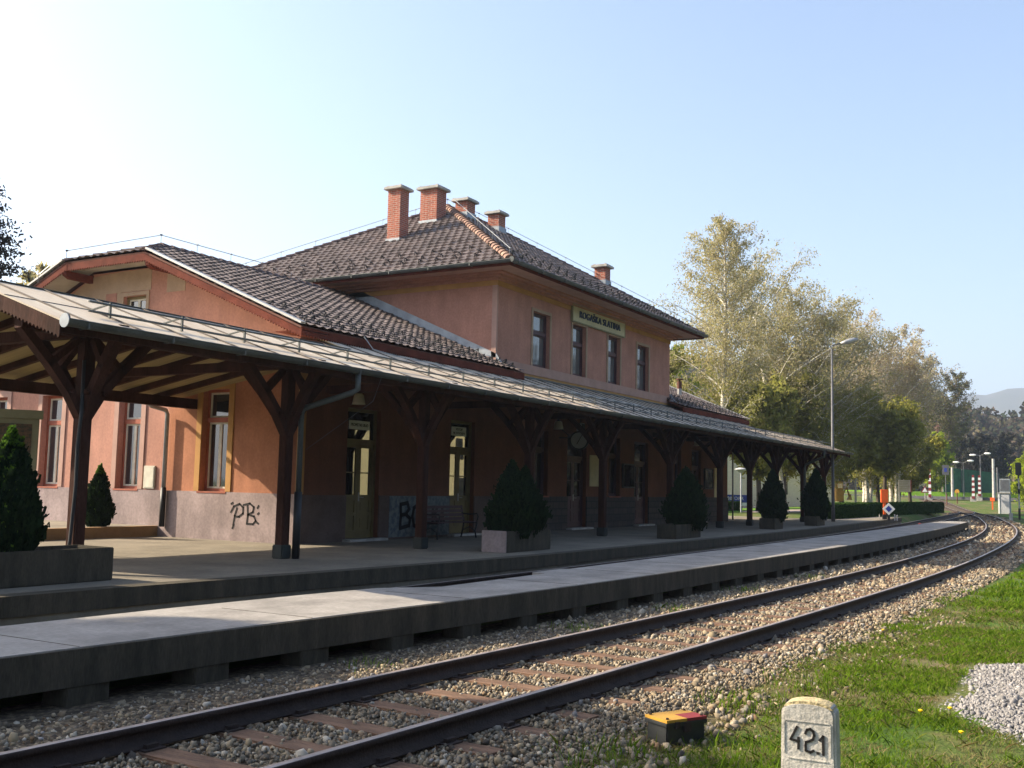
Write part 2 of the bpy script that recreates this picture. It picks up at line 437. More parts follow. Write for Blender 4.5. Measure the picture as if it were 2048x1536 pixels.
class MB:
    def __init__(s):
        s.v, s.f = [], []

    def add(s, vs, fs):
        k = len(s.v)
        s.v += [tuple(map(float, a)) for a in vs]
        s.f += [tuple(i + k for i in f) for f in fs]
        return s

    def box(s, x0, x1, y0, y1, z0, z1):
        x0, x1 = min(x0, x1), max(x0, x1)
        y0, y1 = min(y0, y1), max(y0, y1)
        return s.add([(x0, y0, z0), (x1, y0, z0), (x1, y1, z0), (x0, y1, z0), (x0, y0, z1), (x1, y0, z1), (x1, y1, z1), (x0, y1, z1)],
                     [(0, 3, 2, 1), (4, 5, 6, 7), (0, 1, 5, 4), (1, 2, 6, 5), (2, 3, 7, 6), (3, 0, 4, 7)])

    def beam(s, p, q, w, h, upv=(0, 0, 1)):
        p, q = Vector(p), Vector(q)
        d = (q - p).normalized()
        a = d.cross(Vector(upv))
        if a.length < 1e-4: a = d.cross(Vector((1, 0, 0)))
        a.normalize()
        b = a.cross(d).normalized()
        a, b = a * w / 2, b * h / 2
        return s.add([p - a - b, p + a - b, p + a + b, p - a + b, q - a - b, q + a - b, q + a + b, q - a + b],
                     [(3, 2, 1, 0), (4, 5, 6, 7), (0, 1, 5, 4), (1, 2, 6, 5), (2, 3, 7, 6), (3, 0, 4, 7)])

    def tube(s, pts, rs, n=8, caps=True):
        pts = [Vector(p) for p in pts]
        if not hasattr(rs, '__len__'): rs = [rs] * len(pts)
        k = len(s.v)
        ref = None
        for i, p in enumerate(pts):
            d = (pts[min(i + 1, len(pts) - 1)] - pts[max(i - 1, 0)]).normalized()
            if ref is None:
                ref = d.cross(Vector((0, 0, 1)))
                if ref.length < 0.05: ref = Vector((1, 0, 0))
            a = (ref - d * ref.dot(d)).normalized()
            ref = a
            b = d.cross(a)
            for j in range(n):
                t = 2 * math.pi * j / n
                s.v.append(tuple(p + (a * math.cos(t) + b * math.sin(t)) * rs[i]))
        for i in range(len(pts) - 1):
            for j in range(n):
                s.f.append((k + i * n + j, k + i * n + (j + 1) % n, k + (i + 1) * n + (j + 1) % n, k + (i + 1) * n + j))
        if caps:
            s.f.append(tuple(k + j for j in range(n))[::-1])
            s.f.append(tuple(k + (len(pts) - 1) * n + j for j in range(n)))
        return s

    def prism(s, poly, dirv, flip=False):
        """poly: 3d points of a planar outline, extruded by dirv"""
        n = len(poly)
        d = Vector(dirv)
        vs = [Vector(p) for p in poly] + [Vector(p) + d for p in poly]
        fs = [tuple(range(n))[::-1], tuple(range(n, 2 * n))] + [(i, (i + 1) % n, n + (i + 1) % n, n + i) for i in range(n)]
        return s.add(vs, fs)

    def lathe(s, prof, c, n=16, axis=(0, 0, 1)):
        return s.tube([Vector(c) + Vector(axis) * z for r, z in prof], [max(r, 1e-4) for r, z in prof], n)

    def build(s, name, m, parent=None, smooth=False, bevel=0, **kw):
        me = bpy.data.meshes.new(name)
        me.from_pydata(s.v, [], s.f)
        me.update()
        bm = bmesh.new()
        bm.from_mesh(me)
        bmesh.ops.recalc_face_normals(bm, faces=bm.faces)
        if bevel:
            bmesh.ops.bevel(bm, geom=[e for e in bm.edges if len(e.link_faces) == 2 and e.calc_face_angle(0) > 0.5], offset=bevel, segments=2, affect='EDGES', clamp_overlap=True)
        bm.to_mesh(me)
        bm.free()
        me.materials.append(M[m] if isinstance(m, str) else m)
        if smooth:
            me.polygons.foreach_set('use_smooth', [True] * len(me.polygons))
        o = bpy.data.objects.new(name, me)
        COL.objects.link(o)
        if parent:
            o.parent = parent
            o.matrix_parent_inverse = Matrix.Identity(4)
        return prop(o, kw.get('label'), kw.get('cat'), kw.get('group'), kw.get('kind'))


def npmesh(name, V, F, m, parent=None, smooth=False, **kw):
    me = bpy.data.meshes.new(name)
    V = np.ascontiguousarray(V, dtype=np.float32)
    F = np.ascontiguousarray(F, dtype=np.int32)
    me.vertices.add(len(V))
    me.vertices.foreach_set('co', V.ravel())
    k = F.shape[1]
    me.loops.add(F.size)
    me.loops.foreach_set('vertex_index', F.ravel())
    me.polygons.add(len(F))
    me.polygons.foreach_set('loop_start', np.arange(0, F.size, k, dtype=np.int32))
    me.polygons.foreach_set('loop_total', np.full(len(F), k, dtype=np.int32))
    if smooth: me.polygons.foreach_set('use_smooth', [True] * len(F))
    me.update(calc_edges=True)
    me.validate()
    me.materials.append(M[m] if isinstance(m, str) else m)
    o = bpy.data.objects.new(name, me)
    COL.objects.link(o)
    if parent: o.parent = parent
    return prop(o, kw.get('label'), kw.get('cat'), kw.get('group'), kw.get('kind'))


def text_part(name, s, size, m, parent, loc, udir, outn, ext=0.006, width=None, kind=None):
    cu = bpy.data.curves.new(name, 'FONT')
    cu.body = s
    cu.size = size
    cu.extrude = ext
    cu.align_x = 'CENTER'
    cu.align_y = 'CENTER'
    cu.offset = 0.0
    cu.space_character = 1.12
    tmp = bpy.data.objects.new(name + '_tmp', cu)
    COL.objects.link(tmp)
    dg = bpy.context.evaluated_depsgraph_get()
    me = bpy.data.meshes.new_from_object(tmp.evaluated_get(dg))
    bpy.data.objects.remove(tmp)
    co = np.empty(len(me.vertices) * 3, dtype=np.float32)
    me.vertices.foreach_get('co', co)
    co = co.reshape(-1, 3)
    if width:
        k = width / (co[:, 0].max() - co[:, 0].min())
        co[:, 0] *= k
    u, n = np.array(udir, float), np.array(outn, float)
    z = np.array((0, 0, 1.0))
    P = np.array(loc, float) + co[:, :1] * u + co[:, 1:2] * z + co[:, 2:3] * n
    me.vertices.foreach_set('co', P.astype(np.float32).ravel())
    me.materials.clear()
    me.materials.append(M[m])
    me.update()
    o = bpy.data.objects.new(name, me)
    COL.objects.link(o)
    o.parent = parent
    return o


def strokes(mb, paths, origin, udir, outn, wdt, depth):
    """flat-ended brush strokes on a wall: paths in (u,z)"""
    o, u, n = Vector(origin), Vector(udir), Vector(outn)
    for pa in paths:
        for a, b in zip(pa[:-1], pa[1:]):
            p = o + u * a[0] + Vector((0, 0, a[1])) + n * depth / 2
            q = o + u * b[0] + Vector((0, 0, b[1])) + n * depth / 2
            d = (q - p).normalized() * wdt * 0.45
            mb.beam(p - d, q + d, wdt, depth, n)
    return mb


def wallgrid(mb, plane, base, thick, u0, u1, z0, z1, openings):
    """wall with real openings; plane 'x' = wall facing -X at x=base, 'y' = wall facing -Y at y=base"""
    us = sorted({u0, u1, *[a for o in openings for a in o[:2] if u0 < a < u1]})
    zs = sorted({z0, z1, *[a for o in openings for a in o[2:] if z0 < a < z1]})
    for a, b in zip(us[:-1], us[1:]):
        run = None
        for c, d in zip(zs[:-1], zs[1:]):
            mu, mz = (a + b) / 2, (c + d) / 2
            if any(o[0] < mu < o[1] and o[2] < mz < o[3] for o in openings):
                if run: emit(mb, plane, base, thick, a, b, *run)
                run = None
            else:
                run = [run[0], d] if run else [c, d]
        if run: emit(mb, plane, base, thick, a, b, *run)


def emit(mb, plane, base, thick, a, b, c, d):
    if plane == 'y': mb.box(a, b, base, base + thick, c, d)
    else: mb.box(base, base + thick, a, b, c, d)


def pb(mb, plane, base, out0, out1, a, b, c, d):
    """panel box; out0/out1: distance outward from the wall face"""
    if plane == 'y': mb.box(a, b, base - out0, base - out1, c, d)
    else: mb.box(base - out0, base - out1, a, b, c, d)
    return mb


# ------------------------------------------------------------------ setting: terrain
CL = [(-40, -9.6), (-28, -10.3), (-20, -10.8), (-14, -11.2), (-9, -11.5), (0, -11.93), (8, -12.15), (19, -12.1), (30, -11.75), (41, -11.05), (52, -10.0), (65, -8.4), (80, -6.4), (103, -2.3), (118, 1.0), (150, 8.6), (200, 21), (260, 36)]


def spline(P, step=0.5):
    P = np.array(P, float)
    t = np.r_[0, np.cumsum(np.hypot(*np.diff(P, axis=0).T))]
    # natural cubic via finite differences (Catmull-Rom on chord length)
    m = np.gradient(P, t, axis=0)
    out = []
    for i in range(len(P) - 1):
        h = t[i + 1] - t[i]
        n = max(2, int(h / step))
        s = np.linspace(0, 1, n, endpoint=False)[:, None]
        out.append((2 * s**3 - 3 * s**2 + 1) * P[i] + (s**3 - 2 * s**2 + s) * h * m[i] + (-2 * s**3 + 3 * s**2) * P[i + 1] + (s**3 - s**2) * h * m[i + 1])
    out.append(P[-1:])
    return np.vstack(out)


CLs = spline(CL, 0.5)
T1 = spline([(-40, -6.0), (-20, -6.3), (-10, -6.6), (0, -6.75), (20, -6.75), (32, -6.45), (45, -5.9), (60, -5.0), (75, -4.1), (88, -3.3), (97, -2.75), (106, -1.9)], 0.5)


def Cy(x):
    return np.interp(x, CLs[:, 0], CLs[:, 1])


def offset(P, d):
    T = np.gradient(P, axis=0)
    T /= np.linalg.norm(T, axis=1)[:, None]
    return P + np.c_[-T[:, 1], T[:, 0]] * d


def rise(x):
    return np.interp(x, [100, 110, 120, 130, 140, 148, 157, 170, 190, 260], [0, 0.1, 0.35, 0.7, 1.0, 1.25, 1.3, 2.0, 2.2, 2.6])


def ground_h(x, y):
    d = y - Cy(x)
    left = np.clip(6.3 - np.clip(x - 45, 0, 60) * 0.06, 3.2, 9)
    h = np.full_like(d, -0.50)
    a = np.clip((d - left) / 0.5, 0, 1)
    h = h + a * 0.42
    b = np.clip((-d - 1.9) / 0.9, 0, 1)
    h = h + b * 0.02
    h = h + rise(x)
    h = h + 0.03 * np.sin(x * 1.3 + y * 0.7) * np.sin(y * 1.9 - x * 0.4) * np.clip((-d - 2.2) / 2, 0, 1)
    return h


def sheet(name, X, Y, Z, m, **kw):
    ny, nx = X.shape
    V = np.c_[X.ravel(), Y.ravel(), Z.ravel()]
    i = np.arange(ny * nx).reshape(ny, nx)
    F = np.c_[i[:-1, :-1].ravel(), i[:-1, 1:].ravel(), i[1:, 1:].ravel(), i[1:, :-1].ravel()]
    return npmesh(name, V, F, m, smooth=True, **kw)


gx = np.r_[[-4000, -1000, -200, -60], np.arange(-30, 40, 0.5), np.arange(40, 140, 2), np.arange(140, 330, 8), [500, 1000, 2500, 6000]]
gy = np.r_[[-4000, -600, -100, -40], np.arange(-26, 0, 0.35), np.arange(0, 60, 3), [80, 140, 400, 1500, 5000]]
X, Y = np.meshgrid(gx, gy)
sheet('ground', X, Y, ground_h(X, Y), 'earth', kind='structure')

# ballast bed follows the running track
P = CLs[::1]
offs = [2.9, 2.2, 1.6, 0, -1.3, -1.55, -1.75]
zz = [-0.49, -0.475, -0.468, -0.468, -0.468, -0.48, -0.53]
L = [offset(P, d) for d in offs]
sheet('ballast_bed', np.array([a[:, 0] for a in L]), np.array([a[:, 1] for a in L]), np.array([z + rise(a[:, 0]) for z, a in zip(zz, L)]), 'ballastbed', kind='structure')
P = T1
L = [offset(P, d) for d in (1.1, 0, -1.1)]
sheet('ballast_bed', np.array([a[:, 0] for a in L]), np.array([a[:, 1] for a in L]), np.array([np.full(len(P), z) for z in (-.475, -.46, -.475)]), 'ballastbed', kind='structure')

# main platform slab
edge = spline([(-40, -4.3), (-20, -4.7), (-10.6, -5.0), (-8.7, -5.1), (-4.6, -5.5), (-0.4, -5.78), (7, -5.86), (21, -5.86), (30, -5.62), (38, -5.25), (46, -4.75), (52, -4.3)], 1)
plat = MB()
pe = [(x, y) for x, y in edge]
outl = pe + [(52, -2.9), (41, -2.6), (41, 30), (-40, 30)]
plat.prism([(x, y, -0.6) for x, y in outl], (0, 0, 0.6))
plat.build('platform', 'asphalt', kind='structure')
k = MB()
for a, b in zip(edge[:-1], edge[1:]):
    k.beam((a[0], a[1] + 0.12, -0.12), (b[0], b[1] + 0.12, -0.12), 0.30, 0.252)
k.build('kerb', 'mossy', kind='structure')
# raised forecourt beside the wing
k = MB()
k.box(-40, 0, 4.62, 30, 0.0, 0.25)
k.build('forecourt', 'asphalt', kind='structure')
k = MB()
k.box(-40, 0, 4.45, 4.62, 0.0, 0.262)
k.build('kerb', 'flowerbed', kind='structure')

# island platform: slab on piers
fr = spline([(-40, -7.4), (-20, -8.2), (-13, -8.75), (-9, -9.08), (-6.3, -9.32), (-1.9, -9.55), (1, -9.62), (13, -9.85), (25, -9.75), (35, -9.45), (45.6, -8.95)], 0.6)
bk = [(46.2, -8.3), (45.8, -7.9), (43, -7.6), (35, -7.75), (23, -7.85), (9.5, -7.95), (-1.6, -7.95), (-1.7, -7.83), (-2.75, -7.83), (-2.8, -8.1), (-5.9, -8.1), (-6.7, -7.55), (-8, -7.4), (-10, -7.25), (-20, -6.9), (-40, -6.3)]
isl = MB()
outl = [(x, y) for x, y in fr] + bk
isl.prism([(x, y, -0.31) for x, y in outl], (0, 0, 0.31))
isle = isl.build('island_platform', 'island', kind='structure')
k = MB()
a0 = offset(fr, -0.03)
for i, (a, b) in enumerate(zip(a0[:-1], a0[1:])):
    k.beam((a[0], a[1] + 0.03, -0.165), (b[0] , b[1] + 0.03, -0.165), 0.07, 0.31)
k.build('platform_edge', 'mossy', kind='structure')
for xx in np.arange(-26, 44, 2.72):
    yf = float(np.interp(xx, fr[:, 0], fr[:, 1]))
    MB().box(xx - 0.006, xx + 0.006, yf + 0.02, yf + 1.35, -0.001, 0.0025).build('platform_joint', 'mossy', kind='structure')
pier_g = 'piers under the island platform edge'
px = -27.0
pier_me = None
while px < 44:
    y = float(np.interp(px, fr[:, 0], fr[:, 1]))
    if pier_me is None:
        k = MB().box(-0.22, 0.22, -0.16, 0.16, -0.6, -0.315)
        o = k.build('platform_pier', 'mossy', bevel=0.012)
        pier_me = o.data
    else:
        o = bpy.data.objects.new('platform_pier', pier_me)
        COL.objects.link(o)
    o.location = (px, y + 0.14, 0)
    prop(o, 'mossy concrete pier under the edge of the island platform', 'pier', pier_g)
    px += 1.36 + rnd.uniform(-0.06, 0.06)

# roads and paths in the park
k = MB().box(60, 150, 11.6, 14.5, -0.02, 0.012)
k.build('road', 'road', kind='structure')
k = MB().box(56, 118, 5.2, 7.4, -0.06, 0.004)
k.build('path', 'pathpale', kind='structure')
k = MB().box(52, 145, 7.4, 11.6, -0.07, 0.0)
k.build('lawn', 'lawn', kind='structure')
k = MB().prism([(149, -60, 0.9), (156, -60, 0.9), (156, 4, 0.9), (160, 120, 0.9), (153, 120, 0.9), (149, 4, 0.9)], (0, 0, 0.43))
k.build('road', 'road', kind='structure')
k = MB().prism([(60, -16, -0.6), (104, -12, -0.6), (106, -4.6, -0.6), (98, -6.3, -0.6), (88, -8.6, -0.6), (70, -11.6, -0.6), (55, -13.2, -0.6)], (0, 0, 0.135))
k.build('lawn', 'lawn', kind='structure')
k = MB().prism([(166, 6, -0.6), (170, -20, -0.6), (330, -30, -0.6), (330, 60, -0.6), (185, 60, -0.6), (166, 14, -0.6)], (0, 0, 2.65))
k.build('lawn', 'lawn', kind='structure')

# rails
prof = [(-0.067, 0.0), (0.067, 0.0), (0.067, 0.012), (0.012, 0.035), (0.011, 0.105), (0.036, 0.118), (0.036, 0.150), (0.030, 0.157), (-0.030, 0.157), (-0.036, 0.150), (-0.036, 0.118), (-0.011, 0.105), (-0.012, 0.035), (-0.067, 0.012)]


def rail(P, off, z0, label, x0, x1):
    Q = offset(P, off)
    Q = Q[(Q[:, 0] > x0) & (Q[:, 0] < x1)]
    T = np.gradient(Q, axis=0)
    T /= np.linalg.norm(T, axis=1)[:, None]
    N = np.c_[-T[:, 1], T[:, 0]]
    n = len(prof)
    V = []
    for (a, b) in prof:
        V.append(np.c_[Q + N * a, z0 + b + rise(Q[:, 0])])
    V = np.stack(V, 1).reshape(-1, 3)
    i = np.arange((len(Q) - 1))[:, None] * n
    j = np.arange(n)[None]
    F = np.stack([i + j, i + (j + 1) % n, i + n + (j + 1) % n, i + n + j], -1).reshape(-1, 4)
    me_o = npmesh('rail', V, F, 'steel', label=label, cat='rail', group='running rails of the station tracks')
    me_o.data.materials.append(M['railtop'])
    mi = np.zeros(len(F), dtype=np.int32)
    jj = np.tile(np.arange(n), len(Q) - 1)
    mi[(jj == 7)] = 1
    me_o.data.polygons.foreach_set('material_index', mi)
    return me_o


Z0 = -0.437
rail(CLs, -0.755, Z0, 'rusty steel rail beside the grass, nearest the marker stone', -30, 240)
rail(CLs, 0.755, Z0, 'rusty steel rail beside the low island platform', -30, 240)
rail(T1, -0.72, Z0, 'dark rail in the gap tight behind the island platform', -38, 104)
rail(T1, 0.72, Z0, 'dark rail in the gap against the kerb of the main platform', -38, 104)

# sleepers
sl = MB().box(-0.125, 0.125, -1.28, 1.28, -0.15, 0.0)
me = sl.build('railway_sleeper', 'sleeper', bevel=0.014)
sl_me = me.data
bpy.data.objects.remove(me)
plate = MB().box(-0.09, 0.09, -0.16, 0.16, 0.0, 0.012)
plate.box(-0.05, 0.05, 0.085, 0.125, 0.012, 0.04).box(-0.05, 0.05, -0.125, -0.085, 0.012, 0.04)
o = plate.build('tie_plate', 'steel')
pl_me = o.data
bpy.data.objects.remove(o)
cum = np.r_[0, np.cumsum(np.hypot(*np.diff(CLs, axis=0).T))]
s0 = float(np.interp(-17.5, CLs[:, 0], cum))
i = 0
while True:
    x = float(np.interp(s0, cum, CLs[:, 0]))
    y = float(np.interp(s0, cum, CLs[:, 1]))
    if x > 108: break
    x2 = float(np.interp(s0 + 0.3, cum, CLs[:, 0]))
    y2 = float(np.interp(s0 + 0.3, cum, CLs[:, 1]))
    o = bpy.data.objects.new('railway_sleeper', sl_me)
    COL.objects.link(o)
    o.location = (x, y + rnd.uniform(-0.05, 0.05), -0.440 + rnd.uniform(-0.005, 0.0) + float(rise(x)))
    o.rotation_euler = (0, 0, math.atan2(y2 - y, x2 - x) + rnd.uniform(-0.02, 0.02))
    prop(o, 'brown weathered timber sleeper lying under the two running rails', 'railway sleeper', 'timber sleepers of the running track')
    if x < 4:
        for sgn in (-1, 1):
            c = bpy.data.objects.new('tie_plate', pl_me)
            COL.objects.link(c)
            c.parent = o
            c.location = (0, sgn * 0.755, 0)
    s0 += 0.72 if x < 60 else 0.8
    i += 1

# ------------------------------------------------------------------ station building
B = empty('station_building', (0, 0, 0), 'salmon pink railway station with two-storey hipped centre and two low gabled wings', 'station building')
XE, XF, XR = 8.77, 23.09, 30.7
D = 12.0

# openings (u0,u1,z0,z1)
WX = [(2.2, 3.1, 1.16, 3.66), (5.3, 6.16, 1.16, 3.66), (8.47, 9.33, 1.16, 3.66), (10.9, 11.7, 1.16, 3.66)]
FY_W = [(1.82, 3.15, 0.06, 3.3), (6.42, 7.72, 0.06, 3.3)]
FY_M = [(11.2, 12.3, 1.15, 3.3), (13.7, 15.2, 0.06, 3.3), (17.1, 18.1, 1.15, 3.35), (19.45, 20.85, 0.06, 3.3)]
UP = [(11.07, 12.25, 5.36, 7.18), (13.93, 15.0, 5.36, 7.18), (16.87, 17.97, 5.36, 7.18), (19.6, 20.78, 5.36, 7.18)]
FY_R = [(23.75, 24.5, 1.15, 3.2), (25.8, 27.0, 0.06, 3.25)]


def zw(y, off=0.0):
    return 5.20 + 0.418 * min(y, 12 - y) + off


k = MB()
# wing side wall (faces -X)
wallgrid(k, 'x', 0.0, 0.35, 0.35, 4.3, 0, 4.6, WX)
k.build('wing_corner_wall', 'ochrewall', B)
k = MB()
wallgrid(k, 'x', 0.0, 0.35, 4.3, D, 0, 4.6, WX)
wallgrid(k, 'x', 0.0, 0.35, 4.45, 7.55, 4.6, 6.93, [(5.36, 6.24, 5.35, 6.22)])
for y0, y1 in ((0.0, 4.45), (7.55, 12.0)):
    za, zb = zw(y0, -0.2), zw(y1, -0.2)
    k.prism([(0, y0, 4.6), (0, y1, 4.6), (0, y1, min(zb, 6.9)), (0, y0, min(za, 6.9))], (0.35, 0, 0))
k.build('wing_side_wall', 'wall', B)
k = MB()
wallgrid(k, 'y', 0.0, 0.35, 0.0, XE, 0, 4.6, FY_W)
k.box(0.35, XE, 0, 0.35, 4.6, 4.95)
k.build('wing_front_wall', 'orange_wall_shaded', B)
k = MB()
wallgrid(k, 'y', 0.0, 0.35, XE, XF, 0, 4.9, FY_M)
k.build('centre_lower_wall', 'orange_wall_shaded', B)
k = MB()
wallgrid(k, 'y', 0.0, 0.35, XE, XF, 4.9, 8.0, UP)
wallgrid(k, 'x', XE, 0.35, 0.35, D, 4.0, 8.0, [])
k.box(XF - 0.35, XF, 0.35, D, 3.0, 8.0)
k.box(XE + 0.35, XF - 0.35, D - 0.35, D, 0, 8.0)
k.build('centre_wall', 'wall', B)
k = MB()
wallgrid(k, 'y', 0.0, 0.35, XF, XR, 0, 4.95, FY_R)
k.build('far_wing_front_wall', 'orange_wall_shaded', B)
k = MB()
k.box(XR - 0.35, XR, 0.35, D, 0, 5.0)
for y0, y1 in ((0.35, 6), (6, 12)):
    k.prism([(XR, y0, 5.0), (XR, y1, 5.0), (XR, y1, min(zw(y1, -.2), 6.9)), (XR, y0, min(zw(y0, -.2), 6.9))], (-0.35, 0, 0))
k.build('far_wing_wall', 'wall', B)
k = MB().box(0.35, XE, D - 0.35, D, 0, 4.95)
k.build('wing_rear_wall', 'wall', B)
k = MB()
k.box(XF, XR - 0.35, D - 0.35, D, 0, 4.95)
k.build('far_wing_wall', 'wall', B)
# dark interior backing so that openings are closed rooms
k = MB()
k.box(0.36, XR - 0.36, 1.6, 1.7, 0, 4.4)
k.box(1.6, 1.7, 1.7, D - 0.4, 0, 4.4)
k.box(0.36, XR - 0.36, 0.36, D - 0.4, 4.4, 4.5)
k.build('interior_partition', 'soffit', B)

# plinth
k = MB()
k.box(-0.04, 0, -0.04, D, 0, 1.15)
k.build('plinth', 'plinth', B)
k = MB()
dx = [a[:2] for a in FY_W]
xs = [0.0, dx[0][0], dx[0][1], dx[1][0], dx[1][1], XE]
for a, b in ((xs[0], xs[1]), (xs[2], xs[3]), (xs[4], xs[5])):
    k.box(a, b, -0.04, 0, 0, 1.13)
k.build('plinth', 'plinth_shaded', B)
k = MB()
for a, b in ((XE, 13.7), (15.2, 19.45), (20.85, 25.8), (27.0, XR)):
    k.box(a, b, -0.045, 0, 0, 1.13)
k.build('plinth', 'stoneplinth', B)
# door steps
for a in (FY_W + [FY_M[1], FY_M[3], FY_R[1]]):
    MB().box(a[0] - 0.1, a[1] + 0.1, -0.28, 0.3, 0.0, 0.06).build('door_step', 'concrete', B)
# corner strips, bands, cornice
k = MB()
k.box(0.0, 0.26, -0.025, 0, 1.15, 4.7)
k.build('corner_strip', 'ochre', B)
k = MB()
k.box(XE - 0.03, XE, -0.03, 0.14, 5.36, 7.62)
k.box(XE, XE + 0.05, -0.03, 0, 5.36, 7.62)
k.build('corner_strip', 'pinktrim', B)
k = MB()
k.box(XE - 0.05, XF + 0.05, -0.05, 0, 5.06, 5.36)
k.box(XE - 0.05, XE, 0, 0.4, 5.06, 5.36)
k.build('sill_band', 'pinktrim', B)
k = MB()
k.box(XE, XF, -0.03, 0, 4.96, 5.06)
k.build('string_course', 'ochre', B)
k = MB()
k.box(XE - 0.03, XF + 0.03, -0.03, 0, 7.62, 7.78)
k.box(XE - 0.03, XE, 0, D, 7.62, 7.78)
k.build('frieze_band', 'ochre', B)
k = MB()
for o0, z0, z1 in ((0.10, 7.78, 7.86), (0.26, 7.86, 7.93), (0.42, 7.93, 7.985)):
    k.box(XE - o0, XF + o0, -o0, 0, z0, z1)
    k.box(XE - o0, XE, 0, D, z0, z1)
k.build('cornice', 'wall', B)

EX0, EX1, EY = XE - 1.1, XF + 1.1, -1.1
k = MB()
k.box(EX0, EX1, EY, D + 1.1, 7.985, 8.02)
k.build('soffit', 'pinktrim', B)
k = MB()
k.box(EX0 - 0.02, EX1 + 0.02, EY - 0.02, EY, 7.93, 8.12)
k.box(EX0 - 0.02, EX0, EY, D + 1.1, 7.93, 8.12)
k.box(EX1, EX1 + 0.02, EY, D + 1.1, 7.93, 8.12)
k.build('eaves_board', 'bargewood', B)


# ---- tiled slopes
def tile_slope(name, O, u, s, poly, parent, m='tile', tw=0.30, tl=0.34, hh=0.055, wave=0.034):
    """O origin, u unit along eave, s unit up the slope, poly in (a,b)"""
    O, u, s = Vector(O), Vector(u).normalized(), Vector(s).normalized()
    n = u.cross(s).normalized()
    if n.z < 0: n = -n
    a0, a1 = min(p[0] for p in poly), max(p[0] for p in poly)
    b0, b1 = min(p[1] for p in poly), max(p[1] for p in poly)
    na = int((a1 - a0) / tw) + 2
    nb = int((b1 - b0) / tl) + 2
    wv = [0, 0.6, 1.0, 0.6, 0, -0.25]
    A = a0 + (np.arange(na * 6 + 1) / 6) * tw
    H0 = np.array([wv[i % 6] for i in range(len(A))]) * wave
    H1 = np.array([wv[(i + 3) % 6] for i in range(len(A))]) * wave
    rows = []
    for j in range(nb):
        H = H1 if j % 2 else H0
        jit = npr.normal(0, 0.006, na + 1)
        J = np.repeat(jit, 6)[:len(A)]
        J = np.r_[J, np.zeros(max(0, len(A) - len(J)))]
        rows.append((b0 + j * tl, H + hh + J))
        rows.append((b0 + (j + 1) * tl, H + J * 0.5))
    V = []
    On, un, sn, nn = map(lambda q: np.array(q, float), (O, u, s, n))
    for b, h in rows:
        V.append(On + A[:, None] * un + b * sn + h[:, None] * nn)
    V = np.vstack(V)
    nc = len(A)
    idx = np.arange(len(rows) * nc).reshape(len(rows), nc)
    F = np.c_[idx[:-1, :-1].ravel(), idx[:-1, 1:].ravel(), idx[1:, 1:].ravel(), idx[1:, :-1].ravel()]
    me = bpy.data.meshes.new(name)
    bm = bmesh.new()
    bv = [bm.verts.new(v) for v in V]
    for f in F:
        bm.faces.new([bv[i] for i in f])
    cx = sum(p[0] for p in poly) / len(poly)
    cb = sum(p[1] for p in poly) / len(poly)
    for p, q in zip(poly, poly[1:] + poly[:1]):
        e = Vector((q[0] - p[0], q[1] - p[1]))
        nn2 = Vector((e.y, -e.x)).normalized()
        if (cx - p[0]) * nn2.x + (cb - p[1]) * nn2.y > 0: nn2 = -nn2
        no = u * nn2.x + s * nn2.y
        co = O + u * p[0] + s * p[1]
        g = bm.verts[:] + bm.edges[:] + bm.faces[:]
        bmesh.ops.bisect_plane(bm, geom=g, dist=1e-5, plane_co=co, plane_no=no, clear_outer=True)
    bmesh.ops.recalc_face_normals(bm, faces=bm.faces)
    bm.to_mesh(me)
    bm.free()
    me.materials.append(M[m])
    o = bpy.data.objects.new(name, me)
    COL.objects.link(o)
    o.parent = parent
    # underlay slab below the tiles
    k = MB()
    pts = [O + u * p[0] + s * p[1] - n * 0.01 for p in poly]
    k.prism(pts, -n * 0.06)
    k.build('roof_deck', 'darkroof', o)
    return o, n


def capline(name, p, q, m, parent, r=0.13, step=0.36, lift=0.05):
    p, q = Vector(p), Vector(q)
    d = q - p
    L = d.length
    d.normalize()
    k = MB()
    side = d.cross(Vector((0, 0, 1))).normalized()
    upn = side.cross(d).normalized()
    t = 0
    while t < L:
        a = p + d * t + upn * lift
        b = p + d * min(t + step * 1.06, L + 0.02) + upn * (lift - 0.015)
        vs = []
        for c, rr in ((a, r * 1.12), (b, r * 0.92)):
            for i in range(7):
                th = math.pi * (i / 6)
                vs.append(c + side * math.cos(th) * rr + upn * (math.sin(th) * rr * 0.8 - 0.03))
        fs = [(i, i + 1, 8 + i, 7 + i) for i in range(6)] + [tuple(range(7))]
        k.add(vs, fs)
        t += step
    return k.build(name, m, parent, smooth=False)


def guards(O, u, s, poly_a, rows, parent, spacing=0.6):
    """inverted-V snow guards"""
    k = MB()
    O, u, s = Vector(O), Vector(u).normalized(), Vector(s).normalized()
    n = u.cross(s)
    if n.z < 0: n = -n
    for ri, b in enumerate(rows):
        a = poly_a[0] + b * poly_a[2] + (0.3 if ri % 2 else 0.05)
        while a < poly_a[1] - b * poly_a[3]:
            c = O + u * a + s * b
            t = c + n * 0.17
            for sg in (-1, 1):
                k.beam(c + u * 0.075 * sg, t + u * 0.006 * sg, 0.022, 0.022)
            k.beam(c + s * 0.18, t, 0.018, 0.018)
            a += spacing + rnd.uniform(-0.05, 0.05)
    return k.build('snow_guards', 'black', parent, kind='stuff')


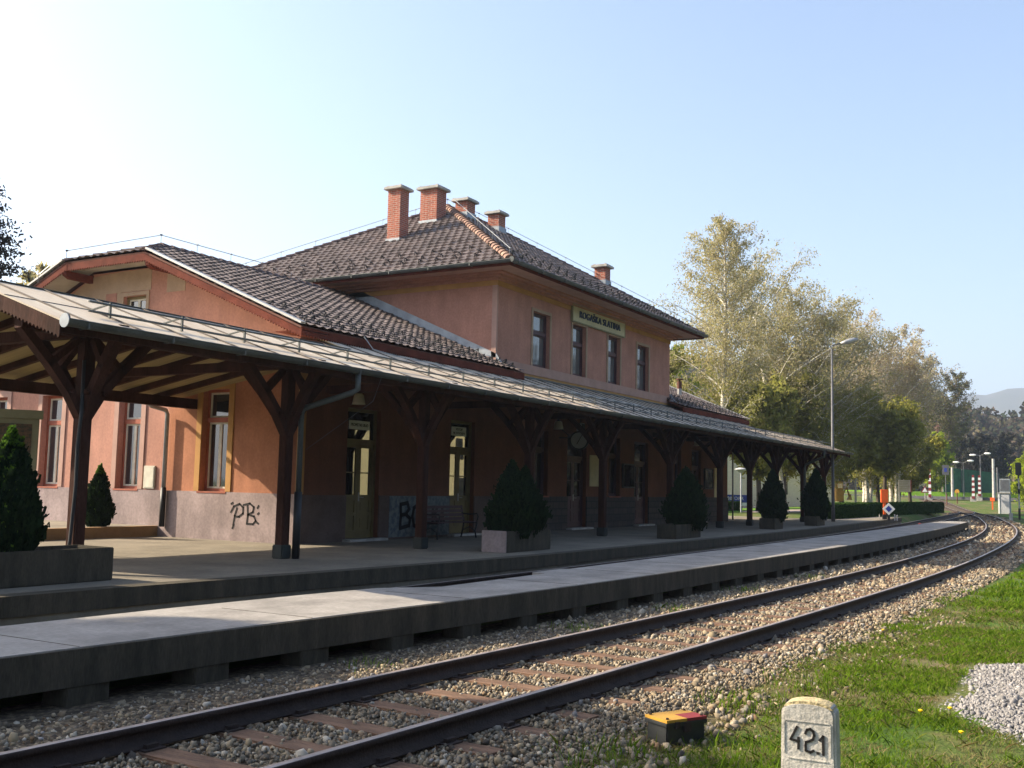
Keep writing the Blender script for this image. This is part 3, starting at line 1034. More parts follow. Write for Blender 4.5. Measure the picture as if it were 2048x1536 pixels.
SL = 0.585
rz = 8.1 + SL * 7.1
ls = math.hypot(1, SL)
S1 = 7.1 * ls
ZE = 8.1
W = EX1 - EX0
DD = D + 2.2
main_roofs = []
rf, _ = tile_slope('hipped_roof', (EX0, EY, ZE), (1, 0, 0), (0, 1, SL), [(0, 0), (W, 0), (W - 7.1, S1), (7.1, S1)], B)
MR = rf
guards((EX0, EY, ZE), (1, 0, 0), (0, 1, SL), (0.3, W, 0.86, 0.86), (0.55, 0.95, 1.9), rf, 0.62)
o, _ = tile_slope('roof_slope', (EX0, D + 1.1, ZE), (0, -1, 0), (1, 0, SL), [(0, 0), (DD, 0), (DD - 7.1, S1), (7.1, S1)], rf)
guards((EX0, D + 1.1, ZE), (0, -1, 0), (1, 0, SL), (0.3, DD, 0.86, 0.86), (0.55, 0.9, 1.5), rf, 0.7)
tile_slope('roof_slope', (EX1, EY, ZE), (0, 1, 0), (-1, 0, SL), [(0, 0), (DD, 0), (DD - 7.1, S1), (7.1, S1)], rf)
tile_slope('roof_slope', (EX1, D + 1.1, ZE), (-1, 0, 0), (0, -1, SL), [(0, 0), (W, 0), (W - 7.1, S1), (7.1, S1)], rf)
apL, apR = (EX0 + 7.1, 6, rz), (EX1 - 7.1, 6, rz)
capline('hip_tiles', (EX0, EY, ZE), apL, 'cap', rf, r=0.15)
capline('hip_tiles', (EX1, EY, ZE), apR, 'capdark', rf)
capline('hip_tiles', (EX0, D + 1.1, ZE), apL, 'capdark', rf)
capline('hip_tiles', (EX1, D + 1.1, ZE), apR, 'capdark', rf)
capline('ridge_tiles', apL, apR, 'capdark', rf)


def gutter(name, p, q, parent, r=0.085, m='greenmetal', caps=True):
    """half-round gutter, open on top"""
    p, q = Vector(p), Vector(q)
    d = (q - p).normalized()
    side = d.cross(Vector((0, 0, 1))).normalized()
    k = MB()
    n = 9
    prof_ = [(math.cos(math.pi * i / (n - 1)) * r, -math.sin(math.pi * i / (n - 1)) * r) for i in range(n)]
    prof_ += [(a * 0.9, b * 0.9) for a, b in prof_[::-1]]
    vs = [c + side * a + Vector((0, 0, b)) for c in (p, q) for a, b in prof_]
    m_ = len(prof_)
    k.add(vs, [(i, (i + 1) % m_, m_ + (i + 1) % m_, m_ + i) for i in range(m_)] + [tuple(range(m_))[::-1], tuple(range(m_, 2 * m_))])
    k.tube([p + side * r, q + side * r], 0.013, 6)
    L = (q - p).length
    t = 0.3
    while t < L:
        c = p + d * t
        k.beam(c - d * 0.015 - Vector((0, 0, r * 0.5)), c + d * 0.015 - Vector((0, 0, r * 0.5)), r * 2.15, r * 1.1)
        t += 1.5
    if caps:
        k.lathe([(r, 0), (r, 0.012)], p - d * 0.012, 16, d)
    return k.build(name, m, parent)


gutter('gutter', (EX0 - 0.12, EY - 0.12, 8.08), (EX1 + 0.1, EY - 0.12, 8.08), B)
gutter('gutter', (EX0 - 0.12, D + 0.5, 8.08), (EX0 - 0.12, EY - 0.12, 8.08), B)
gutter('gutter', (EX1 + 0.12, EY - 0.12, 8.08), (EX1 + 0.12, D + 0.5, 8.08), B)
# small box downpipe at the end of the gutter over the wing roof
k = MB().box(EX0 - 0.24, EX0 - 0.02, 7.5, 7.75, 7.95, 8.22)
k.tube([(EX0 - 0.12, 7.6, 7.95), (EX0 - 0.12, 7.6, 7.65), (EX0 + 0.1, 7.4, 7.3)], 0.055, 8)
k.build('downpipe', 'lightmetal', B)

# wing roofs with half-hipped gables
LW = math.hypot(1, 0.418)
ZW = 5.20 - 0.418 * 0.8 + 0.04


def wing_roof(x0, x1, sgn):
    """x0: verge end, x1: end against the centre block; sgn +1 for the left wing"""
    u = (sgn, 0, 0)
    L_ = abs(x1 - x0)
    jz = 4.45 + 0.8
    ridge = 6.8
    jx = 1.8
    poly = [(0, 0), (L_ + 0.42, 0), (L_ + 0.42, 0.82 * LW), (L_, 0.82 * LW), (L_, ridge * LW), (jx, ridge * LW), (0, jz * LW)]
    # front slope split in two convex pieces
    pA = [(0, 0), (L_, 0), (L_, ridge * LW), (jx, ridge * LW), (0, jz * LW)]
    pB = [(L_, 0), (L_ + 0.42, 0), (L_ + 0.42, 0.78 * LW), (L_, 0.78 * LW)]
    rf, _ = tile_slope('gabled_roof', (x0, -0.8, ZW), u, (0, 1, 0.418), pA, B)
    tile_slope('roof_corner', (x0, -0.8, ZW), u, (0, 1, 0.418), pB, rf)
    tile_slope('roof_slope', (x0, 12.8, ZW), u, (0, -1, 0.418), pA, rf)
    zj = ZW + 0.418 * jz
    zr = ZW + 0.418 * ridge
    js = Vector((sgn * jx, 0, zr - zj))
    tile_slope('roof_slope', (x0, 4.45, zj), (0, 1, 0), js, [(0, 0), (3.1, 0), (1.55, js.length)], rf)
    capline('ridge_tiles', (x0 + sgn * jx, 6, zr), (x1, 6, zr), 'capdark', rf, r=0.11)
    capline('hip_tiles', (x0, 4.45, zj), (x0 + sgn * jx, 6, zr), 'capdark', rf, r=0.10)
    capline('hip_tiles', (x0, 7.55, zj), (x0 + sgn * jx, 6, zr), 'capdark', rf, r=0.10)
    guards((x0, -0.8, ZW), u, (0, 1, 0.418), (0.4, L_ + 0.4, 0, 0), (0.35, 0.75, 1.5), rf, 0.45)
    return rf, zj, zr


WR, zj, zr = wing_roof(-0.9, XE, 1)
WR2, _, _ = wing_roof(XR + 0.9, XF, -1)

# wing eaves fascia with scalloped edge, bargeboards, purlins
def scallop(mb, p, q, drop, thick, pitch_=0.09):
    p, q = Vector(p), Vector(q)
    d = (q - p)
    L_ = d.length
    d.normalize()
    z = Vector((0, 0, 1))
    side = d.cross(z).normalized() * thick
    mb.prism([p, q, q - z * drop, p - z * drop], side)
    n = int(L_ / pitch_)
    for i in range(n):
        a = p + d * (i * L_ / n) - z * (drop + 0.0005)
        b = p + d * ((i + 0.72) * L_ / n) - z * (drop + 0.0005)
        c = (a + b) / 2 - z * 0.04
        mb.prism([a, b, c], side)


def wing_trim(x, sgn):
    k = MB()
    z_e = ZW - 0.06
    if sgn > 0:
        scallop(k, (x, -0.8, z_e), (x, 4.45, zj - 0.06), 0.17, 0.03)
        scallop(k, (x, 4.45, zj - 0.05), (x, 7.55, zj - 0.05), 0.17, 0.03)
        scallop(k, (x, 7.55, zj - 0.06), (x, 12.8, z_e), 0.17, 0.03)
    else:
        k.prism([(x, -0.8, z_e), (x, 4.45, zj - .06), (x, 4.45, zj - .24), (x, -0.8, z_e - .18)], (0.03, 0, 0))
    k.build('bargeboard', 'bargewood', B)
    for y, z in ((-0.45, zw(-0.45) - 0.25), (4.4, zj - 0.42), (7.6, zj - 0.42), (12.3, 4.85)):
        k = MB()
        k.prism([(x + sgn * 0.04, y - 0.08, z + 0.2), (x + sgn * 0.04, y - 0.08, z + 0.08), (x + sgn * 0.2, y - 0.08, z), (x + sgn * 0.9, y - 0.08, z), (x + sgn * 0.9, y - 0.08, z + 0.2)], (0, 0.16, 0))
        k.build('purlin_end', 'bargewood', B)
    k = MB()
    for a, b in (((-0.8, z_e - 0.02), (4.45, zj - 0.09)), ((4.45, zj - 0.085), (7.55, zj - 0.085)), ((7.55, zj - 0.09), (12.8, z_e - 0.02))):
        k = MB()
        k.prism([(x + sgn * 0.04, a[0], a[1]), (x + sgn * 0.04, b[0], b[1]), (x + sgn * 0.9, b[0], b[1]), (x + sgn * 0.9, a[0], a[1])], (0, 0, -0.02))
        k.build('verge_soffit', 'soffit', B)
    k = MB()
    for a, b in (((-0.82, ZW), (4.4, zj)), ((12.82, ZW), (7.6, zj))):
        k = MB()
        k.beam((x + sgn * 0.03, a[0], a[1] + 0.07), (x + sgn * 0.03, b[0], b[1] + 0.07), 0.16, 0.05)
        k.build('verge_flashing', 'lightmetal', B)


wing_trim(-0.9, 1)
wing_trim(XR + 0.9, -1)
k = MB()
scallop(k, (9.2, -0.8, ZW - 0.03), (-0.87, -0.8, ZW - 0.03), 0.17, 0.03)
k.box(-0.87, 9.2, -0.77, 0, ZW - 0.10, ZW - 0.08)
k.build('eaves_board', 'bargewood', B)
k = MB()
scallop(k, (XR + 0.87, -0.8, ZW - 0.03), (22.67, -0.8, ZW - 0.03), 0.17, 0.03)
k.box(22.67, XR + 0.87, -0.77, 0, ZW - 0.10, ZW - 0.08)
k.build('eaves_board', 'bargewood', B)
# lead flashing where the wing roofs meet the centre block
for x in (XE - 0.03, XF):
    k = MB()
    k.prism([(x, -0.3, zw(-0.3) + 0.05), (x, 6.0, zw(6) + 0.05), (x, 6.0, zw(6) + 0.42), (x, -0.05, zw(-0.05) + 0.30)], (0.03, 0, 0))
    k.build('step_flashing', 'zinc', B)
# painted frieze on the gable
k = MB()
k.prism([(-0.012, 6.35, 4.7), (-0.012, 8.9, 4.7), (-0.012, 8.9, 6.15), (-0.012, 7.55, 6.85), (-0.012, 6.35, 6.9)], (0.012, 0, 0))
k.build('painted_frieze', 'cream', B)
k = MB().box(-0.012, 0, 5.22, 6.35, 6.34, 6.9)
k.build('painted_frieze', 'cream', B)
k = MB()
k.prism([(-0.012, 3.95, 6.22), (-0.012, 4.62, 6.22), (-0.012, 4.62, 6.74), (-0.012, 3.95, 6.50)], (0.012, 0, 0))
k.build('painted_frieze', 'cream', B)
k = MB().box(-0.022, -0.012, 6.52, 6.95, 5.95, 6.34)
k.build('painted_square', 'wall', B)
# soil vent pipe on right wing
k = MB().tube([(28.4, 1.6, 5.7), (28.4, 1.6, 6.25)], 0.10, 12)
ov = k.build('vent_pipe', 'lightmetal', B)
k = MB().tube([(28.4, 1.6, 6.25), (28.4, 1.6, 6.6)], 0.115, 12).tube([(28.4, 1.6, 6.66), (28.4, 1.6, 6.72)], 0.17, 12).tube([(28.4, 1.6, 6.6), (28.4, 1.6, 6.66)], 0.04, 6)
k.build('vent_cowl', 'darkroof', ov)


# chimneys
def chimney(cx, cy, w, d, zb, zt, tallcap=False):
    k = MB().box(cx - w / 2, cx + w / 2, cy - d / 2, cy + d / 2, zb - 0.8, zt - 0.16)
    c = k.build('chimney', 'brick', B)
    e = 0.12
    k = MB().box(cx - w / 2 - e, cx + w / 2 + e, cy - d / 2 - e, cy + d / 2 + e, zt - 0.16, zt - 0.07)
    k.box(cx - w / 2 - e + .03, cx + w / 2 + e - .03, cy - d / 2 - e + .03, cy + d / 2 + e - .03, zt - 0.07, zt - 0.04)
    t = cx - w / 2
    while t < cx + w / 2 + 0.01:
        for yy in (cy - d / 2, cy + d / 2):
            k.lathe([(0.06, 0), (0.05, 0.035)], (t, yy, zt - 0.04), 7)
        t += 0.14
    k.build('chimney_cap', 'concrete', c, bevel=0.01)
    k = MB()
    f = 0.035
    # flashing collar following the base
    k.box(cx - w / 2 - f, cx + w / 2 + f, cy - d / 2 - f, cy + d / 2 + f, zb - 0.75, zb + 0.12)
    k.build('chimney_flashing', 'zinc', c)


def zmain(x, y):
    return ZE + SL * min(x - EX0, EX1 - x, y - EY, D + 1.1 - y)


for (cx, cy, w_, d_, zt) in ((11.25, 5.75, 0.52, 0.55, 12.12), (13.15, 5.55, 0.62, 0.75, 12.58), (15.05, 5.35, 0.58, 0.55, 12.58), (17.1, 5.15, 0.52, 0.52, 12.55), (20.95, 2.2, 0.5, 0.5, 10.85)):
    chimney(cx, cy, w_, d_, zmain(cx - w_ / 2, cy), zt)

# lightning conductor wires on ridges and hips
def conductor(pts, step=1.25, h=0.22):
    k = MB()
    pts = [Vector(p) + Vector((0, 0, h)) for p in pts]
    k.tube(pts, 0.011, 5)
    for a, b in zip(pts[:-1], pts[1:]):
        L_ = (b - a).length
        n = max(1, int(L_ / step))
        for i in range(n + 1):
            c = a.lerp(b, i / n)
            k.tube([c - Vector((0, 0, h)), c + Vector((0, 0, 0.02))], 0.008, 4)
            k.box(c.x - .025, c.x + .025, c.y - .025, c.y + .025, c.z - 0.012, c.z + 0.022)
    return k


lz = Vector((0, 0, 0.1))
k = conductor([Vector((EX0, D + 1.1, ZE)) + lz, Vector(apL) + lz, Vector(apR) + lz, Vector((EX1, EY, ZE)) + lz])
k.v += conductor([(-0.9, 6.0, zj + 0.2), (0.9, 6, zr + 0.12), (XE - 2, 6, zr + 0.12)]).v if False else []
k.build('lightning_wire', 'lightmetal', B)
k = conductor([Vector((EX0 - 0.2, EY - 0.1, ZE)) + lz, Vector(apL) + lz + Vector((0.1, -0.2, 0.05))], 2.5, 0.2)
k.build('lightning_wire', 'lightmetal', B)
k = conductor([(-1.2, 8.2, 6.55), (-0.9, 7.5, zj + .1), (0.9, 6, zr + 0.12), (4.8, 6, zr + 0.12)], 1.3, 0.2)
k.build('lightning_wire', 'lightmetal', B)
k = MB().tube([(1.2, -0.9, ZW + 0.03), (1.25, -1.15, 4.62), (1.7, -1.5, 4.5), (6, -1.7, 4.42), (16, -1.75, 4.40)], 0.014, 5)
for xx in np.arange(2, 16, 1.5): k.tube([(xx, -1.6, 4.33), (xx, -1.6, 4.5)], 0.01, 4)
k.build('lightning_wire', 'lightmetal', B)


# ---- windows and doors
def window(plane, base, o, frame_m, sash_m, glass_m, transom=None, mull=True, trim=0.0, trim_m='cream', rec=0.16, upper_mull=False, trim_sill=True, sill_m='brownframe'):
    a, b, c, d = o
    F = MB()
    ft = 0.07
    for (p, q, r_, s_) in ((a, a + ft, c, d), (b - ft, b, c, d), (a + ft, b - ft, d - ft, d), (a + ft, b - ft, c, c + ft)):
        pb(F, plane, base, -rec, -rec - 0.10, p, q, r_, s_)
    if transom:
        pb(F, plane, base, -rec + 0.025, -rec - 0.10, a + ft, b - ft, transom, transom + 0.12)
    fo = F.build('window', frame_m, B)
    S = MB()
    sw = 0.045
    secs = [(c + ft, transom, mull), (transom + 0.12, d - ft, upper_mull)] if transom else [(c + ft, d - ft, mull)]
    G = MB()
    for z0, z1, mm in secs:
        halves = [(a + ft, (a + b) / 2), ((a + b) / 2, b - ft)] if mm else [(a + ft, b - ft)]
        for p, q in halves:
            for (pp, qq, r_, s_) in ((p, p + sw, z0, z1), (q - sw, q, z0, z1), (p + sw, q - sw, z1 - sw, z1), (p + sw, q - sw, z0, z0 + sw)):
                pb(S, plane, base, -rec - 0.025, -rec - 0.08, pp, qq, r_, s_)
            pb(G, plane, base, -rec - 0.05, -rec - 0.06, p + sw, q - sw, z0 + sw, z1 - sw)
    S.build('sash', sash_m, fo)
    G.build('pane', glass_m, fo)
    if trim:
        T = MB()
        for (p, q, r_, s_) in ((a - trim, a, c, d + trim), (b, b + trim, c, d + trim), (a, b, d, d + trim)):
            pb(T, plane, base, 0.03, 0, p, q, r_, s_)
        T.build('window_surround', trim_m, fo)
    Q = MB()
    pb(Q, plane, base, 0.05, -rec, a - 0.04, b + 0.04, c - 0.045, c - 0.002)
    if trim_sill: Q.build('window_sill', sill_m, fo)
    return fo


for i, o in enumerate(WX):
    window('x', 0.0, o, 'brownframe', 'sash', 'glass', 2.85, True, 0.17, 'ochre' if i == 0 else 'pinktrim')
window('x', 0.0, (5.36, 6.24, 5.35, 6.22), 'olivewood', 'sash', 'glass', None, True, 0.10, 'cream', 0.10)
for o in UP:
    window('y', 0.0, o, 'darkwood', 'darkwood', 'glasscurtain', 6.45, False, 0.10, 'cream', 0.13, False, False)
for o in (FY_M[0], FY_M[2], FY_R[0]):
    window('y', 0.0, o, 'darkwood', 'darkwood', 'glass', 2.6, True, 0.0, 'cream', 0.16)


def door(o, m, glass='glassdoor', transom=2.42, handle=True):
    a, b, c, d = o
    F = MB()
    rec = 0.13
    for (p, q, r_, s_) in ((a, a + .08, c, d), (b - .08, b, c, d), (a + .08, b - .08, d - .08, d), (a + .08, b - .08, transom, transom + .12)):
        pb(F, 'y', 0, -rec, -rec - .12, p, q, r_, s_)
    fo = F.build('door', m, B)
    G = MB()
    pb(G, 'y', 0, -rec - .05, -rec - .06, a + .08, b - .08, transom + .12, d - .08)
    mid = (a + b) / 2
    for (p, q) in ((a + .08, mid - .003), (mid + .003, b - .08)):
        Lf = MB()
        st = 0.10
        for (pp, qq, r_, s_) in ((p, p + st, c, transom), (q - st, q, c, transom), (p + st, q - st, transom - st, transom), (p + st, q - st, 1.0, 1.14), (p + st, q - st, c, c + .2), (p + st, q - st, 0.62, 0.70)):
            pb(Lf, 'y', 0, -rec - .03, -rec - .08, pp, qq, r_, s_)
        pb(Lf, 'y', 0, -rec - .05, -rec - .07, p + st, q - st, c + .2, 1.0)
        pb(Lf, 'y', 0, -rec - .04, -rec - .05, p + st + .05, q - st - .05, c + .26, 0.56)
        pb(Lf, 'y', 0, -rec - .04, -rec - .05, p + st + .05, q - st - .05, 0.75, 0.95)
        pb(Lf, 'y', 0, -rec - .04, -rec - .06, p + st, q - st, 1.68, 1.71)
        Lf.build('door_leaf', m, fo)
        pb(G, 'y', 0, -rec - .052, -rec - .06, p + st, q - st, 1.14, transom - st)
    G.build('pane', glass, fo)
    H = MB()
    H.tube([(mid + .05, rec + .02, 1.08), (mid + .05, rec - .04, 1.08), (mid + .17, rec - .04, 1.08)], 0.011, 6)
    H.box(mid + .03, mid + .07, rec + .015, rec + .03, 0.98, 1.2)
    H.build('door_handle', 'lightmetal', fo)
    return fo


door(FY_W[0], 'olivewood')
door(FY_W[1], 'olivewood')
door(FY_M[1], 'darkwood')
door(FY_M[3], 'darkwood')
door(FY_R[1], 'darkwood')

# ------------------------------------------------------------------ platform canopy
CX0, CX1 = -9.32, 38.95
CZ, CS = 4.94, 0.338
K = empty('platform_canopy', (0, 0, 0), 'long timber platform canopy with sheet metal roof running along the station front', 'canopy')
cl = math.hypot(1, CS)


YR, ZR = -1.45, CZ - CS * 1.45      # ridge of the free-standing ends
CB = 0.175


def slab(name, x0, x1, ya, za, yb, zb_, m='sheet'):
    k = MB()
    k.prism([(x0, ya, za), (x1, ya, za), (x1, yb, zb_), (x0, yb, zb_)], (0, 0, -0.022))
    o = k.build(name, m, K)
    q = MB()
    x = x0 + 0.5
    while x < x1 - 0.2:
        ym, zm = (ya + yb) / 2, (za + zb_) / 2
        q.beam((x, ya, za + 0.012), (x, ym, zm + 0.012), 0.026, 0.026)
        q.beam((x, ym, zm + 0.012), (x, yb, zb_ + 0.012), 0.026, 0.026)
        x += 0.98
    q.beam((x0, (ya + yb) / 2, (za + zb_) / 2 + 0.003), (x1, (ya + yb) / 2, (za + zb_) / 2 + 0.003), 0.02, 0.012)
    q.build('standing_seams', 'seam', o)
    return o


slab('canopy_roof', 0.0, XR, 0, CZ, -4.0, CZ - CS * 4)
for a, b in ((CX0, 0.0), (XR, CX1)):
    slab('canopy_roof', a, b, YR, ZR, -4.0, CZ - CS * 4)
    slab('canopy_roof', a, b, YR, ZR, 3.95, ZR - CB * (3.95 - YR))
k = MB()
k.prism([(0.02, -0.01, CZ - .026), (XR - 0.02, -0.01, CZ - .026), (XR - 0.02, -3.95, CZ - .026 - CS * 3.95), (0.02, -3.95, CZ - .026 - CS * 3.95)], (0, 0, -0.03))
k.build('boarding', 'boards', K)
for a, b in ((CX0 + .05, 0.0), (XR, CX1 - .05)):
    k = MB()
    k.prism([(a, YR, ZR - .026), (b, YR, ZR - .026), (b, -3.95, CZ - .026 - CS * 3.95), (a, -3.95, CZ - .026 - CS * 3.95)], (0, 0, -0.03))
    k.prism([(a, YR, ZR - .026), (b, YR, ZR - .026), (b, 3.9, ZR - .026 - CB * (3.9 - YR)), (a, 3.9, ZR - .026 - CB * (3.9 - YR))], (0, 0, -0.03))
    k.build('boarding', 'boards', K)
for a, b in ((CX0, 0.0), (XR, CX1)):
    MB().beam((a, YR, ZR + 0.004), (b, YR, ZR + 0.004), 0.12, 0.012).build('ridge_capping', 'greenmetal', K)
MB().beam((0, -0.06, CZ + 0.0), (XR, -0.06, CZ + 0.0), 0.12, 0.05).build('wall_flashing', 'greenmetal', K)
x = CX0 + 0.12
while x < CX1:
    zf = lambda t: CZ - .055 - .07 - CS * t
    free = x < -0.05 or x > XR
    k = MB()
    k.beam((x, YR if free else -0.02, zf(-YR if free else 0.02)), (x, -3.92, zf(3.92)), 0.10, 0.13)
    if free:
        k.beam((x, YR, zf(-YR)), (x, 3.88, ZR - .125 - CB * (3.88 - YR)), 0.10, 0.13)
    k.build('rafter', 'redwood', K)
    x += 0.92
BY = -2.87
zb = CZ - .055 - .145 - CS * 2.87
k = MB()
k.box(CX0 + 0.15, CX1 - 0.15, BY - 0.09, BY + 0.09, zb - 0.22, zb - 0.0)
k.build('eaves_beam', 'redwood', K)
zrb = ZR - .055 - .14 - CB * (3.35 - YR)
for a, b in ((CX0 + 0.15, -0.045), (XR + 0.02, CX1 - 0.15)):
    MB().box(a, b, 3.26, 3.44, zrb - .24, zrb).build('rear_beam', 'redwood', K)
    MB().box(a, b, YR - 0.08, YR + 0.08, ZR - .36, ZR - .20).build('ridge_beam', 'redwood', K)
PX = [-8.0, -3.5, 1.0, 5.9, 10.5, 16.0, 21.25, 25.05, 29.0, 33.6, 37.9]
for x in PX:
    ties = MB()
    y1 = 3.26 if (x < 0 or x > XR) else -0.05
    ties.box(x - 0.08, x + 0.08, BY + 0.092, y1, zb - 0.20, zb - 0.02)
    ties.box(x - 0.08, x + 0.08, -3.7, BY - 0.092, zb - 0.20, zb - 0.06)
    if x < 0 or x > XR:
        ties.box(x - 0.06, x + 0.06, YR - 0.06, YR + 0.06, zb - 0.02, ZR - .36)
    ties.build('tie_beam', 'redwood', K)


def post(x, y, rear=False, shoe=True):
    zt = zb - 0.22
    k = MB()
    k.box(x - 0.10, x + 0.10, y - 0.10, y + 0.10, 0.12, zt)
    p = k.build('post', 'redwood', K, bevel=0.018)
    k = MB()
    k.box(x - 0.13, x + 0.13, y - 0.13, y + 0.13, 0.0, 0.26)
    k.build('post_shoe', 'darkshoe', p, bevel=0.02)
    k = MB()
    # curved braces along X and across Y, with short inner struts
    for ax, sg in (('x', -1), ('x', 1), ('y', -1), ('y', 1)):
        reach = 1.12 if ax == 'x' else (0.72 if sg < 0 else 1.12)
        z0 = zt - 1.2
        pts = []
        for t in (0, 0.3, 0.62, 1.0):
            off_ = 0.05 + (reach - 0.05) * (t ** 1.25)
            z = z0 + (zt + 0.03 - z0) * t
            pts.append((x + sg * off_, y, z) if ax == 'x' else (x, y + sg * off_, z))
        for a, b in zip(pts[:-1], pts[1:]):
            dv = (Vector(b) - Vector(a)).normalized() * 0.03
            k.beam(Vector(a) - dv, Vector(b) + dv, 0.13, 0.16, (0, 1, 0) if ax == 'x' else (1, 0, 0))
        # small counter strut from brace up to post head
        m_ = Vector(pts[2])
        q = Vector((x + sg * 0.16, y, zt - 0.03)) if ax == 'x' else Vector((x, y + sg * 0.16, zt - 0.03))
        k.beam(m_, q, 0.10, 0.11, (0, 1, 0) if ax == 'x' else (1, 0, 0))
        # peg at the brace
        e = Vector(pts[1])
        o2 = Vector((0, 0.14, 0)) if ax == 'x' else Vector((0.14, 0, 0))
        k.tube([e - o2, e + o2], 0.035, 8)
    k.build('brace', 'redwood', p)
    return p


for x in PX: post(x, BY)
for x in (-8.0, 33.6, 37.9): post(x, 3.35)

# ornamental verge boards
for x in (CX0, CX1):
    for (ya, za, yb, zb2) in ((-4.0, CZ - CS * 4 - 0.03, YR, ZR - 0.03), (YR, ZR - 0.03, 3.95, ZR - CB * (3.95 - YR) - 0.03)):
        k = MB()
        scallop(k, (x, ya, za), (x, yb, zb2), 0.20, 0.035, 0.085)
        k.build('verge_board', 'redwood', K)
zg = CZ - CS * 4 - 0.04
k = MB()
k.box(CX0 + 0.04, CX1 - 0.04, -3.99, -3.955, zg - 0.14, zg + 0.005)
k.build('fascia', 'redwood', K)
g = gutter('gutter', (CX0 + 0.02, -4.10, zg + 0.03), (CX1 - 0.02, -4.10, zg + 0.03), K, r=0.095)
k = MB().lathe([(0.1, 0), (0.1, 0.012)], (CX0 - 0.01, -4.10, zg + 0.015), 16, (1, 0, 0))
k.build('gutter_end', 'zinc', g)
zh = ZR - CB * (3.95 - YR) - 0.03
gutter('gutter', (CX0 + 0.02, 4.05, zh + 0.03), (-0.1, 4.05, zh + 0.03), K, r=0.09)
# snow rail above the front eave
k = MB()
zs = lambda t: CZ - CS * t + 0.005
x = -7.9
while x < 37.5:
    k.beam((x, -3.22, zs(3.22)), (x + 0.0, -3.22, zs(3.22) + 0.24), 0.035, 0.03)
    k.beam((x - 0.02, -2.78, zs(2.78)), (x, -3.20, zs(3.22) + 0.22), 0.03, 0.022)
    x += 1.42
k.tube([(-8.3, -3.24, zs(3.22) + 0.20), (15, -3.24, zs(3.22) + 0.20), (37.8, -3.24, zs(3.22) + 0.20)], 0.018, 6)
k.tube([(-8.3, -3.24, zs(3.22) + 0.055), (37.8, -3.24, zs(3.22) + 0.055)], 0.018, 6)
k.build('snow_rail', 'greenmetal', K)


# downpipes of the canopy
def pipe(pts, r, m, name='downpipe', par=None):
    k = MB()
    k.tube(pts, r, 10)
    return k.build(name, m, par or K, smooth=True)


pipe([(-2.95, -4.10, zg - 0.04), (-2.95, -4.10, zg - 0.35), (-3.0, -4.0, zg - 0.42), (-3.32, -3.12, zg - 0.72), (-3.32, -3.06, zg - 0.82), (-3.32, -3.06, 1.2)], 0.055, 'greenmetal')
pipe([(-3.32, -3.06, 1.25), (-3.32, -3.06, 0.0)], 0.075, 'black')
pipe([(32.9, -4.10, zg - 0.04), (32.9, -4.10, zg - 0.35), (33.3, -3.12, zg - 0.72), (33.3, -3.06, zg - 0.82), (33.3, -3.06, 0.0)], 0.055, 'greenmetal')
pipe([(-0.9, 4.05, zh - 0.03), (-0.9, 4.05, zh - 0.18), (-0.75, 4.08, zh - 0.26), (-0.2, 4.2, zh - 0.32), (-0.12, 4.22, zh - 0.42), (-0.12, 4.22, 1.2)], 0.055, 'zinc')
pipe([(-0.12, 4.22, 1.22), (-0.12, 4.22, 0.25)], 0.07, 'black')
k = MB().lathe([(0.05, -0.16), (0.12, -0.02), (0.14, 0.06)], (-0.9, 4.05, zh - 0.06), 12)
k.build('hopper', 'zinc', K)
pipe([(31.2, -0.1, 3.5), (31.2, -0.1, 0.05)], 0.04, 'lightmetal')
# cable drooping down the first post
k = MB().tube([(-8.12, -2.98, 3.2), (-8.13, -3.0, 2.4), (-8.2, -3.05, 1.9), (-8.15, -3.0, 1.3), (-8.22, -3.04, 0.5), (-8.3, -3.05, 0.05)], 0.028, 6)
k.build('cable', 'black', K, smooth=True)
k = MB().tube([(-2.7, -4.16, zg + 0.1), (-2.5, -4.3, zg - 0.1), (-2.6, -4.2, zg - 0.55), (-3.2, -3.1, zg - 1.5)], 0.004, 5)
k.build('wire', 'polegrey', K)

# ------------------------------------------------------------------ things on the building front
SG = empty('station_sign', (16.0, -0.09, 7.555), 'long cream name board with dark raised letters under the eaves', 'station sign')
k = MB().box(-2.2, 2.2, 0.0, 0.08, -0.28, 0.28)
k.build('board', 'signcream', SG)
k = MB()
for (a, b, c, d) in ((-2.24, 2.24, 0.28, 0.32), (-2.24, 2.24, -0.32, -0.28), (-2.24, -2.2, -0.28, 0.28), (2.2, 2.24, -0.28, 0.28)):
    k.box(a, b, -0.012, 0.08, c, d)
k.build('sign_frame', 'olivepanel', SG)
text_part('lettering', 'ROGAŠKA SLATINA', 0.34, 'letterblue', SG, (0, -0.02, -0.02), (1, 0, 0), (0, -1, 0), 0.02, 3.45)


def small_sign(name, x0, x1, z0, z1, y, txts, label, board='white', tm='letterblack'):
    s = empty(name, ((x0 + x1) / 2, y, (z0 + z1) / 2), label, 'sign')
    w_, h_ = (x1 - x0) / 2, (z1 - z0) / 2
    MB().box(-w_, w_, 0, 0.02, -h_, h_).build('board', board, s, bevel=0.004)
    for i, (t, sz, wd) in enumerate(txts):
        zo = 0 if len(txts) == 1 else (h_ * 0.42 if i == 0 else -h_ * 0.42)
        text_part('lettering', t, sz, tm, s, (0, -0.004, zo), (1, 0, 0), (0, -1, 0), 0.003, wd)
    return s


small_sign('door_sign', 1.98, 2.80, 2.78, 3.0, 0.085, [('PROMETNI URAD', 0.11, 0.68)], 'narrow pale sign above the olive door nearest the building corner')
small_sign('door_sign', 6.60, 7.36, 2.86, 3.12, 0.085, [('VSTOP', 0.10, 0.34), ('NI DOVOLJEN', 0.09, 0.6)], 'pale two-line sign in the transom above the door behind the bench')


